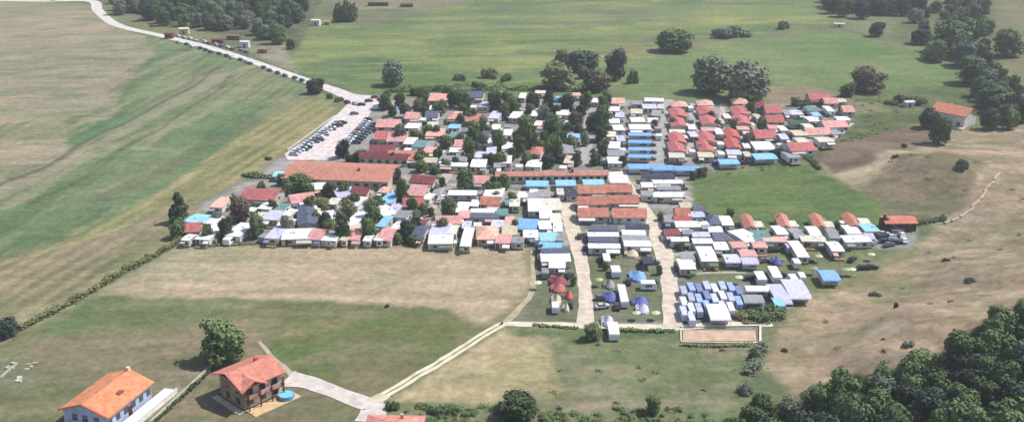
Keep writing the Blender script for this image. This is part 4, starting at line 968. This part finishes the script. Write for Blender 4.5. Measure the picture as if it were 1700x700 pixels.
shed(362,68,6,3,2.2,(120,84,80),(124,78,74),'brick coloured shed behind the far car row'); shed(388,62,7,3,2.2,(130,92,80),(140,96,86),'reddish brown shed under the wood behind the far car row')
shed(437,84,5,3,2,(150,120,90),(150,122,96),'tan shed beside the main road below the wood'); shed(1508,247-75,4,3,2,(200,202,206),(206,206,210),'pale shed left of the hill house')

# low white walls round the clay plot, garden wall and dry stone wall
def wall_line(px, h, t, col, name, label, cat='wall', wob=0.0):
    pts = [at(u,v) for u,v in px]; mb = MB(); e0 = pts[0]
    for (x0,y0,_),(x1,y1,_) in zip(pts[:-1], pts[1:]):
        L = math.hypot(x1-x0,y1-y0); n = max(1,int(L/2.5)); dx,dy = (x1-x0)/L,(y1-y0)/L; nx_,ny_ = -dy*t/2,dx*t/2
        for k in range(n):
            a0,a1 = k/n,(k+1)/n; A=(x0+(x1-x0)*a0,y0+(y1-y0)*a0); B=(x0+(x1-x0)*a1-dx*.01,y0+(y1-y0)*a1-dy*.01); za,zb = gz(*A)-.2,gz(*B)-.2; hh = h*random.uniform(1-wob,1+wob)+.2
            j = random.uniform(-wob,wob)
            mb.add([(A[0]-nx_+j,A[1]-ny_,za),(B[0]-nx_+j,B[1]-ny_,zb),(B[0]+nx_+j,B[1]+ny_,zb),(A[0]+nx_+j,A[1]+ny_,za),(A[0]-nx_+j,A[1]-ny_,za+hh),(B[0]-nx_+j,B[1]-ny_,zb+hh),(B[0]+nx_+j,B[1]+ny_,zb+hh),(A[0]+nx_+j,A[1]+ny_,za+hh)],
                   [(3,2,1,0),(4,5,6,7),(0,1,5,4),(1,2,6,5),(2,3,7,6),(3,0,4,7)])
    o = mb.build(name, mat(col,'paint')); o['label'] = label; o['category'] = cat; return o
wall_line([(1130,543),(1262,541),(1262,570),(1250,570)], .35, .5, (232,222,206), 'plot_wall', 'low cream wall round the back and right of the clay plot')
wall_line([(1130,546),(1131,568),(1248,570)], .25, .35, (214,196,176), 'plot_kerb', 'low pinkish kerb along the near side of the clay plot')
wall_line([(352,607),(300,655),(250,702),(215,740)], .5, .45, (182,176,150), 'garden_wall', 'thin pale wall running diagonally between the two lower houses')
wall_line([(1662,288),(1640,312),(1622,338),(1600,358),(1570,372)], .5, .7, (176,160,140), 'dry_stone_wall', 'broken dry stone wall climbing the brown hillside', wob=.45)
wall_line([(0,628),(28,604)], .4, .4, (176,178,160), 'concrete_curb', 'pale straight concrete edging at the far left of the lower meadow')
wall_line([(477,250),(556,193)], .5, .5, (206,200,196), 'car_park_wall', 'pale wall along the outer edge of the car park')
wall_line([(1306,270),(1335,262),(1372,240),(1408,214)], .8, .3, (214,200,176), 'boundary_wall', 'cream boundary wall stepping along the right corner of the camp')
def debris(u, v, label, c):
    x,y,g = at(u,v); mb = MB()
    for k in range(5): mb.box(random.uniform(-1.2,1.2), random.uniform(-1.5,1.5), 0, random.uniform(.5,1.2), random.uniform(.3,1.0), random.uniform(.12,.4))
    o = mb.build('stone_pile', mat(c,'paint')); o.location = (x,y,g-.03); o['label'] = label; o['category'] = 'stone pile'
debris(37,628,'pale heap of stones in the far left of the lower meadow',(206,200,186)); debris(22,607,'small pale heap of stones next to the concrete edging',(190,186,172)); debris(48,608,'flat scatter of pale stones above the stone heap at far left',(180,172,156)); debris(37,540,'light stone heap beside the dark bush at the left edge',(196,190,170))

# hedges: leafy strips
def hedge(px, w, h, tone, label, name='hedge', dens=26, jag=.5):
    r = random.Random(len(label)); pts = catmull([np.array(at(u,v)[:2]) for u,v in px], 10); V=[]; Fc=[]
    for A,B in zip(pts[:-1],pts[1:]):
        L = float(np.hypot(*(B-A)))
        for k in range(int(L*dens*w)):
            t = r.random(); p = A+(B-A)*t; nrm = np.array([-(B-A)[1],(B-A)[0]])/max(L,.01); amp = .55+jag*(mnoise.noise(Vector((p[0]*.25,p[1]*.25,0)))+.2)
            q = p+nrm*r.gauss(0,.33)*w*amp*1.2; z = gz(*q)+h*max(.2,amp)*r.random()**.7
            n_ = Vector((r.gauss(0,.6),r.gauss(0,.6),1)).normalized(); u_ = n_.orthogonal().normalized(); w_ = n_.cross(u_); s = r.uniform(.2,.42); c = Vector((q[0],q[1],z)); i=len(V)
            V += [tuple(c-u_*s),tuple(c-w_*s*.7),tuple(c+u_*s),tuple(c+w_*s*.7)]; Fc.append((i,i+1,i+2,i+3))
    o = MB().add(V,Fc).build(name, LM[tone]); o['label']=label; o['category']='hedge'; return o
hedge([(312,392),(280,412),(245,432),(205,452),(160,480),(110,508),(70,528),(30,548)], 2.3, 1.9, 'olive', 'ragged dark hedge running down beside the hay field to the left edge')
hedge([(357,610),(300,662),(245,712)], .8, 1.0, 'dark', 'thin dark hedge along the pale wall between the lower houses')
hedge([(402,292),(430,295),(462,297)], 1.8, 2.6, 'dark', 'clipped dark green hedge left of the reception building')
hedge([(1337,262),(1348,268),(1362,282)], 1.8, 1.6, 'dark', 'short dark hedge at the lower tip of the camp right corner')
hedge([(800,300),(840,298),(872,300)], 2.6, 2.6, 'olive', 'bushy green hedge under the left end of the long terracotta roof')
hedge([(330,410),(500,402),(700,404),(876,408)], 1.0, .7, 'olive', 'low grassy hedge along the top edge of the hay field', dens=12)
hedge([(640,153),(740,151),(860,150),(1000,154)], 2.6, 2.8, 'dark', 'long dark shrub belt between the meadow and the back of the camp', dens=16, jag=1.1)
hedge([(885,540),(960,545)], 1.2, .7, 'mid', 'low green hedge under the south track left of the tree'); hedge([(1022,548),(1080,550),(1120,550)], 1.4, .8, 'mid', 'low green hedge under the south track left of the clay plot')
hedge([(1130,573),(1190,575),(1250,573)], .9, .7, 'olive', 'narrow dark hedge below the clay plot kerb'); hedge([(1520,372),(1545,368),(1570,364)], 2.2, 1.2, 'dark', 'dark hedge right of the washroom block')
hedge([(1265,572),(1258,600),(1240,622)], 2.6, 1.6, 'grey', 'straggling scrub line from the clay plot down to the wood')

# ------------------------------------------------------------------ trees in the camp
random.seed(5)
camp_trees = [
 # u v w h tone
 (639,166,22,26,'dark'),(664,165,20,24,'mid'),(672,180,18,24,'dark'),(701,162,24,26,'dark'),(706,180,16,20,'dark'),(752,160,20,28,'dark'),(768,162,22,30,'dark'),(769,180,14,18,'dark'),(822,166,26,28,'dark'),(845,165,26,28,'dark'),(855,178,20,22,'dark'),(884,166,22,34,'blue'),(912,168,20,36,'blue'),(941,170,26,30,'blue'),(972,165,22,28,'dark'),(1003,172,22,26,'dark'),(1008,160,16,20,'mid'),(880,180,20,18,'dark'),(925,182,16,18,'dark'),(965,182,18,18,'blue'),(742,148,20,16,'mid'),(690,150,20,14,'mid'),
 (690,222,22,16,'olive'),(786,214,26,26,'mid'),(740,232,24,22,'olive'),(779,240,20,30,'mid'),(828,232,26,30,'dark'),(830,262,22,26,'mid'),(787,228,14,20,'blue'),(872,216,34,42,'mid'),(918,206,32,40,'mid'),(918,242,32,44,'mid'),(862,240,20,28,'dark'),(955,196,24,30,'brown'),(960,212,16,20,'dark'),(1000,195,30,40,'dark'),(998,222,20,24,'blue'),(1001,243,20,24,'mid'),(988,262,20,20,'dark'),(909,266,24,22,'blue'),(873,262,20,24,'mid'),(776,166,16,24,'dark'),(958,262,18,22,'dark'),(1034,266,14,18,'dark'),(806,262,12,16,'dark'),(850,254,14,20,'dark'),(727,256,16,18,'mid'),(700,275,24,18,'dark'),(740,272,20,18,'mid'),(722,280,20,14,'dark'),(902,228,14,22,'dark'),(810,215,14,18,'mid'),
 (668,314,22,38,'dark'),(771,294,26,36,'mid'),(745,342,28,34,'dark'),(855,374,14,18,'mid'),(735,300,12,16,'dark'),(704,345,16,18,'mid'),(716,350,12,16,'mid'),
 (397,343,38,40,'brown'),(375,376,24,36,'dark'),(424,372,26,38,'dark'),(476,372,22,28,'grey'),(497,300,42,34,'dark'),(478,308,24,26,'mid'),(549,312,26,24,'dark'),(536,337,26,22,'olive'),(577,345,24,30,'olive'),(618,350,26,34,'mid'),(540,362,18,30,'blue'),(567,374,28,44,'dark'),(613,378,28,36,'mid'),(576,392,22,20,'dark'),(676,378,28,34,'dark'),(688,396,30,18,'dark'),(661,394,16,18,'mid'),(632,338,16,22,'mid'),(484,392,14,12,'mid'),(660,290,14,22,'blue'),
 (1322,168,18,14,'olive'),(1247,178,14,20,'dark'),(1264,203,16,22,'dark'),(1240,232,18,22,'brown'),(1290,252,18,14,'blue'),(1166,284,20,16,'brown'),(1151,290,12,14,'dark'),(1098,358,14,14,'mid'),(1213,350,14,10,'mid'),(1262,395,10,12,'mid'),(1470,368,12,22,'blue'),(1390,372,12,16,'dark'),(1334,175,14,10,'mid'),(1313,394,10,14,'mid'),(1398,178,12,16,'dark'),(1005,440,10,12,'mid'),(1095,446,12,16,'mid'),(952,465,10,14,'mid'),(1090,470,8,10,'dark'),(896,412,12,16,'mid'),(470,297,18,18,'dark'),(568,245,26,28,'blue'),(600,257,30,20,'blue'),(582,262,20,14,'blue')]
_r = random.Random(77)
for poly, n in (([(630,165),(1005,165),(1000,270),(700,275),(640,215)], 28), ([(320,360),(440,300),(700,290),(880,300),(860,395),(330,392)], 21), ([(1040,160),(1320,165),(1300,250),(1110,262)], 7), ([(1100,350),(1500,372),(1480,440),(1130,440)], 7)):
    k = 0
    while k < n:
        u, v = _r.uniform(300,1500), _r.uniform(150,445); r_ = False
        for i in range(len(poly)):
            (x0,y0),(x1,y1) = poly[i], poly[(i+1)%len(poly)]
            if (y0 > v) != (y1 > v) and u < (x1-x0)*(v-y0)/(y1-y0)+x0: r_ = not r_
        if not r_ or any(abs(t[0]-u) < 11 and abs(t[1]-v) < 11 for t in camp_trees): continue
        k += 1; q = _r.uniform(13,23) if u < 1040 else _r.uniform(9,14); camp_trees.append((u, v, q, q*_r.uniform(1,1.35), _r.choice(['dark','mid','dark','olive','mid','grey'])))
def treezone(lst, phrase, group, shape='broad', noun='tree'):
    T = {'dark':'dark green','mid':'mid green','olive':'olive green','grey':'grey green','brown':'brownish green','blue':'very dark'}
    by = {}
    for t in lst: by.setdefault(t[4], []).append(t)
    for tone, g in by.items():
        g.sort(key=lambda t: t[0])
        for k, t in enumerate(g):
            if len(g) == 1: lab = 'only %s %s %s' % (T[tone], noun, phrase)
            else: lab = '%s %s %s from the left %s' % (ORD[k], T[tone], noun, phrase)
            tree(t[0], t[1], t[2], t[3], lab, tone, shape, group)
def sel(f): return [t for t in camp_trees if f(t)]
treezone(sel(lambda t: t[0] < 1012 and t[1] < 187 and t[0] < 780), 'in the far left tree belt of the camp', 'trees among the camp homes')
treezone(sel(lambda t: t[0] < 1012 and t[1] < 187 and t[0] >= 780), 'in the far middle tree belt of camp', 'trees among the camp homes')
treezone(sel(lambda t: t[0] < 820 and 187 <= t[1] < 285), 'among the homes right of the car park', 'trees among the camp homes')
treezone(sel(lambda t: 820 <= t[0] < 1040 and 187 <= t[1] < 285), 'among the homes above the long terracotta roof', 'trees among the camp homes')
treezone(sel(lambda t: t[0] < 700 and t[1] >= 285), 'in the lower left block of the camp', 'trees among the camp homes')
treezone(sel(lambda t: 700 <= t[0] < 1040 and t[1] >= 285), 'in the lower middle of the camp', 'trees among the camp homes')
treezone(sel(lambda t: t[0] >= 1040), 'in the right half of the camp', 'trees among the camp homes')

# ------------------------------------------------------------------ single trees outside
single = [
 (297,343,34,56,'dark','cone','tall pointed conifer at the far left corner of the camp'),
 (294,378,34,34,'dark','broad','low dark tree at the foot of the tall pointed conifer'),
 (368,562,88,80,'mid','broad','large round oak alone above the stone country house'),
 (10,543,44,34,'blue','broad','dark round tree cut by the left edge of the picture'),
 (523,142,34,26,'blue','broad','dark tree overhanging the main road before the car park'),
 (652,117,44,48,'grey','broad','lone grey green tree in the meadow behind the camp'),
 (985,549,36,30,'mid','broad','small round tree under the south track beside a white caravan'),
 (1085,669,34,34,'mid','broad','small lone round tree in the lower right meadow'),
 (860,668,84,54,'dark','broad','wide dark tree at the bottom edge of the meadow'),
 (1182,118,80,70,'grey','broad','large grey green tree behind the second column of red roofs'),
 (1240,128,88,74,'grey','broad','largest grey green tree behind the third column of red roofs'),
 (1120,63,72,44,'dark','broad','dark dome shaped tree in the far meadow'),
 (1022,104,42,54,'blue','broad','very dark upright tree at the right end of the far tree group'),
 (966,97,66,40,'blue','broad','dark flat topped tree at the back of the far tree group'),
 (928,124,70,46,'olive','broad','yellowish olive tree at the left of the far tree group'),
 (932,92,30,20,'dark','broad','small dark tree at the back left of the far tree group'),
 (990,130,60,40,'brown','broad','greyish brown tree in the middle of the far tree group'),
 (968,118,24,24,'dark','broad','small dark tree between the olive and the brown tree'),
 (1442,131,68,44,'brown','broad','brownish round tree in the right hand meadow'),
 (1408,148,30,24,'mid','broad','small green tree just left of the brownish round tree'),
 (1562,211,46,54,'dark','broad','large dark tree in front of the orange roofed hill house'),
 (1543,192,38,40,'blue','broad','very dark tree left of the orange roofed hill house'),
 (1582,60,66,50,'dark','broad','broad dark tree at the left front of the right tree belt'),
 (1620,114,68,50,'dark','broad','broad dark tree in the right belt above the hill house'),(1548,84,44,30,'mid','broad','small mid green tree at the left foot of the right tree belt'),
 (1604,88,50,42,'grey','broad','grey green tree in the right belt left of the large round one'),(1655,158,66,50,'dark','broad','broad dark tree behind the roof of the hill house'),(1530,58,40,30,'blue','broad','very dark tree low at the upper left of the right belt'),
 (1676,70,60,46,'dark','broad','large dark round tree near the right edge of the picture'),
 (1456,48,30,24,'blue','broad','small very dark tree left of the upper right wood'),
 (505,136,0,0,'x','x','x')][:-1]
for u,v,w,h,tn,sh,lb in single: tree(u,v,w,h,lb,tn,sh)
bushes = [(1215,54,72,28,'grey','flat grey green thicket in the far meadow'),(1302,42,30,18,'brown','small brown bush in the far meadow right of the thicket'),(1514,165,56,24,'dark','dark bush left of the hill house'),(1480,170,24,12,'olive','olive bush by the pale shed'),
 (642,507,10,8,'brown','tiny dark bush on the edge of the hay field'),(650,672,28,26,'dark','dark bush behind the salmon roofed lower house'),(724,682,36,24,'dark','dark bush right of the salmon roofed lower house'),(752,680,26,22,'mid','green bush second right of the salmon roofed lower house'),
 (780,684,30,16,'mid','low green bush third right of the salmon roofed lower house'),(700,672,26,14,'olive','olive bush above the right end of the lower house'),(905,690,40,20,'mid','low green bush right of the wide dark tree'),(1230,524,56,22,'olive','olive bush at the foot of the storage yard'),
 (1272,518,78,30,'dark','dark green thicket below the lilac shelters'),(1252,590,24,22,'dark','dark bush below the right end of the clay plot'),(1236,646,30,24,'grey','grey green bush at the left tip of the lower right wood'),(1262,664,40,34,'mid','green bush by the lower right wood'),
 (1488,507,12,14,'dark','small dark shrub alone on the lower brown slope'),(1501,242,10,9,'brown','small brown shrub on the upper brown slope'),(1487,259,12,8,'brown','flat brown shrub below the small brown shrub'),(1572,431,16,9,'brown','brown shrub in the middle of the brown slope'),(1508,571,20,14,'grey','grey shrub near the wood on the lower slope'),
 (1598,274,26,20,'grey','grey green shrub right of the upper slope'),(1455,488,24,8,'brown','flat brown shrub left on the lower slope'),(1610,464,22,8,'brown','flat brown shrub right on the brown slope'),(1302,580,12,8,'brown','brown shrub beside the clay plot on the slope'),
 (547,160,12,12,'mid','first small bush beside the road into the car park'),(560,166,12,10,'olive','second small bush beside the road into the car park'),(483,74,18,22,'dark','dark bush at the near corner of the far left wood'),(812,122,34,24,'olive','olive bush behind the far tree belt left of centre'),
 (762,128,24,16,'brown','brown bush behind the far tree belt'),(840,128,26,18,'mid','green bush behind the far tree belt'),(1655,120,40,22,'grey','grey bush below the large dark right tree'),(1385,8,40,24,'blue','very dark bush at the left end of the upper right wood'),(446,262,14,10,'mid','green bush at the corner of the car park'),
 (570,20,46,44,'dark','dark bushy clump right of the far left wood'),(795,140,30,14,'dark','low dark bush behind the slate roof'),(730,145,26,12,'dark','low dark bush behind the pink roof of the far row'),(1050,128,22,28,'mid','green bush right of the far tree group'),(1110,700,40,12,'olive','low olive bush at the bottom edge')]
for u,v,w,h,tn,lb in bushes: tree(u,v,w,h,lb,tn,'bush')

# ------------------------------------------------------------------ woods
def inpoly(p, poly):
    r = False; n = len(poly)
    for i in range(n):
        (x0,y0),(x1,y1) = poly[i], poly[(i+1)%n]
        if (y0 > p[1]) != (y1 > p[1]) and p[0] < (x1-x0)*(p[1]-y0)/(y1-y0)+x0: r = not r
    return r
MASS = []
def wood(poly, spacing, size, tones, phrase, group, seed, hf=1.0, cap=300, tries=2500, mass=False):
    r = random.Random(seed); us = [p[0] for p in poly]; vs = [p[1] for p in poly]; pts = []
    for _ in range(tries):
        u, v = r.uniform(min(us),max(us)), r.uniform(min(vs),max(vs))
        if not inpoly((u,v), poly): continue
        x,y,g = at(u,v,3.5)
        if all((x-a)**2+(y-b)**2 > spacing**2 for a,b,*_ in pts): pts.append((x,y,u,v))
        if len(pts) >= cap: break
    T = {'dark':'dark green','mid':'mid green','olive':'olive green','grey':'grey green','brown':'brownish green','blue':'very dark'}
    for x,y,u,v in pts:
        s = scale_at(v+10); D = size*r.uniform(.75,1.25); tn = r.choice(tones)
        e = tree(u, v, D*s, D*s*hf*r.uniform(.9,1.15), '%s tree standing crown to crown %s' % (T[tn], phrase), tn, 'broad', '%s trees %s' % (T[tn], group))
        if mass: MASS.append(e)
wood([(180,-8),(530,-8),(528,5),(500,20),(490,44),(470,62),(430,50),(385,44),(330,36),(270,30),(225,20),(195,12)], 5.8, 9.8, ['dark','dark','blue','grey','mid'], 'with others in the upper left wood', 'in the upper left wood', 3, cap=92, mass=True)
wood([(1365,-8),(1530,-8),(1525,8),(1470,14),(1395,14)], 6.5, 9.5, ['blue','blue','dark'], 'with others in the upper right wood', 'in the upper right wood', 4, cap=34, mass=True)
wood([(1500,30),(1560,-10),(1640,-20),(1640,40),(1650,110),(1700,150),(1720,190),(1640,200),(1620,190),(1640,160),(1605,130),(1600,100),(1555,85),(1545,60),(1500,55)], 5.4, 8.6, ['mid','dark','grey','mid','dark','blue'], 'with others in the right side tree belt', 'in the right tree belt', 6, cap=62)
wood([(1215,715),(1240,680),(1300,664),(1350,660),(1410,632),(1470,624),(1530,604),(1570,580),(1620,550),(1660,518),(1712,508),(1712,715),(1225,715)], 4.7, 7.4, ['dark','mid','dark','dark','blue','mid','dark','dark','blue','grey','mid'], 'with others in the lower right wood', 'in the lower right wood', 8, 1.0, 130, 3000)

bpy.context.view_layer.update()
V = []; Fs = []; MI = []; base = 0; mats = []
for e in MASS:
    M = np.array(e.matrix_world)
    for ch in list(e.children):
        me_ = ch.data; n = len(me_.vertices); co = np.empty(n*3); me_.vertices.foreach_get('co', co); co = co.reshape(-1,3)
        co = co@M[:3,:3].T + M[:3,3]; m_ = me_.materials[0]
        if m_ not in mats: mats.append(m_)
        V.append(co)
        for p in me_.polygons: Fs.append([base+i for i in p.vertices]); MI.append(mats.index(m_))
        base += n; bpy.data.objects.remove(ch)
    THINGS.remove(e); bpy.data.objects.remove(e)
me_ = bpy.data.meshes.new('far_woods'); me_.from_pydata(np.concatenate(V).tolist(), [], Fs)
for m_ in mats: me_.materials.append(m_)
me_.polygons.foreach_set('material_index', np.array(MI, dtype=np.int32)); me_.update()
o = bpy.data.objects.new('far_woods', me_); C.objects.link(o); o['kind'] = 'stuff'
# low scrub on the slope, ragged grass on the meadows
def tufts(poly, n, tone, name, h, label, seed):
    r = random.Random(seed); V=[]; Fc=[]; W = to_world(poly); xs=[p[0] for p in W]; ys=[p[1] for p in W]; k=0; tries=0
    while k < n and tries < n*6:
        tries += 1; x,y = r.uniform(min(xs),max(xs)), r.uniform(min(ys),max(ys))
        if not inpoly((x,y),W) or r.random() < .3: continue
        k += 1; R = r.uniform(.4,.9); z0 = gz(x,y)
        for j in range(46):
            c = Vector((x+r.gauss(0,R*.6), y+r.gauss(0,R*.6), z0+r.random()*h)); n_ = Vector((r.gauss(0,.6),r.gauss(0,.6),1)).normalized(); u_=n_.orthogonal().normalized(); w_=n_.cross(u_); s=r.uniform(.12,.3); i=len(V)
            V += [tuple(c-u_*s),tuple(c-w_*s*.7),tuple(c+u_*s),tuple(c+w_*s*.7)]; Fc.append((i,i+1,i+2,i+3))
    o = MB().add(V,Fc).build(name, LM[tone]); o['kind']='stuff'; return o
tufts([(1290,600),(1345,500),(1500,430),(1700,240),(1760,240),(1700,480),(1560,570),(1400,610)], 14, 'dry', 'hillside_scrub', .3, '', 1)
tufts([(1400,345),(1470,270),(1560,250),(1660,250),(1600,350),(1520,372)], 12, 'dry', 'hillside_scrub', .3, '', 2)
tufts([(1290,640),(1345,560),(1560,560),(1500,610),(1400,620),(1350,650)], 5, 'dry', 'hillside_scrub', .3, '', 6)
tufts([(900,560),(1260,572),(1230,640),(1200,690),(920,690)], 12, 'olive', 'meadow_tufts', .3, '', 3)
tufts([(640,690),(700,672),(900,676),(1180,680),(1180,720),(640,720)], 160, 'mid', 'meadow_tufts', .5, '', 4)
tufts([(1140,300),(1240,262),(1400,150),(1500,165),(1500,200),(1400,240),(1330,275),(1240,285)], 110, 'mid', 'meadow_tufts', .5, '', 5)

# ------------------------------------------------------------------ light, sky, air
SUN_AZ = math.atan2(.96,.28)       # clockwise from +Y
SUN_EL = math.radians(54)
sun_d = bpy.data.lights.new('sun','SUN'); sun_d.energy = 4.5; sun_d.angle = math.radians(.5); sun_d.color = (1,.96,.9)
sun = bpy.data.objects.new('sun', sun_d); C.objects.link(sun)
dv = Vector((math.sin(SUN_AZ)*math.cos(SUN_EL), math.cos(SUN_AZ)*math.cos(SUN_EL), math.sin(SUN_EL)))
sun.rotation_euler = dv.to_track_quat('Z','Y').to_euler(); sun.location = (0,0,300)
wd = bpy.data.worlds.new('World'); SC.world = wd; wd.use_nodes = True
sky = wd.node_tree.nodes.new('ShaderNodeTexSky'); sky.sky_type = 'NISHITA'; sky.sun_disc = False; sky.sun_elevation = SUN_EL; sky.sun_rotation = SUN_AZ
bg = wd.node_tree.nodes['Background']; bg.inputs['Strength'].default_value = .13
wd.node_tree.links.new(sky.outputs['Color'], bg.inputs['Color'])
HZ = True
if HZ:
    hz = MB().box(0,1200,-1.5,4800,4000,140).build('haze'); struct(hz,'stuff')
    m = bpy.data.materials.new('haze'); m.use_nodes = True; nt = m.node_tree; nt.nodes.remove(nt.nodes['Principled BSDF'])
    pv = nt.nodes.new('ShaderNodeVolumePrincipled'); pv.inputs['Color'].default_value = (.95,.95,1,1); pv.inputs['Density'].default_value = .0002; pv.inputs['Anisotropy'].default_value = .2
    nt.links.new(pv.outputs['Volume'], nt.nodes['Material Output'].inputs['Volume']); hz.data.materials.append(m)
vs = SC.view_settings; vs.view_transform = 'Standard'; vs.look = 'None'; vs.exposure = 0.25; vs.gamma = 1
cy = SC.cycles; cy.max_bounces = 4; cy.diffuse_bounces = 2; cy.glossy_bounces = 1; cy.transmission_bounces = 1; cy.volume_bounces = 0; cy.use_denoising = True
cy.caustics_reflective = False; cy.caustics_refractive = False
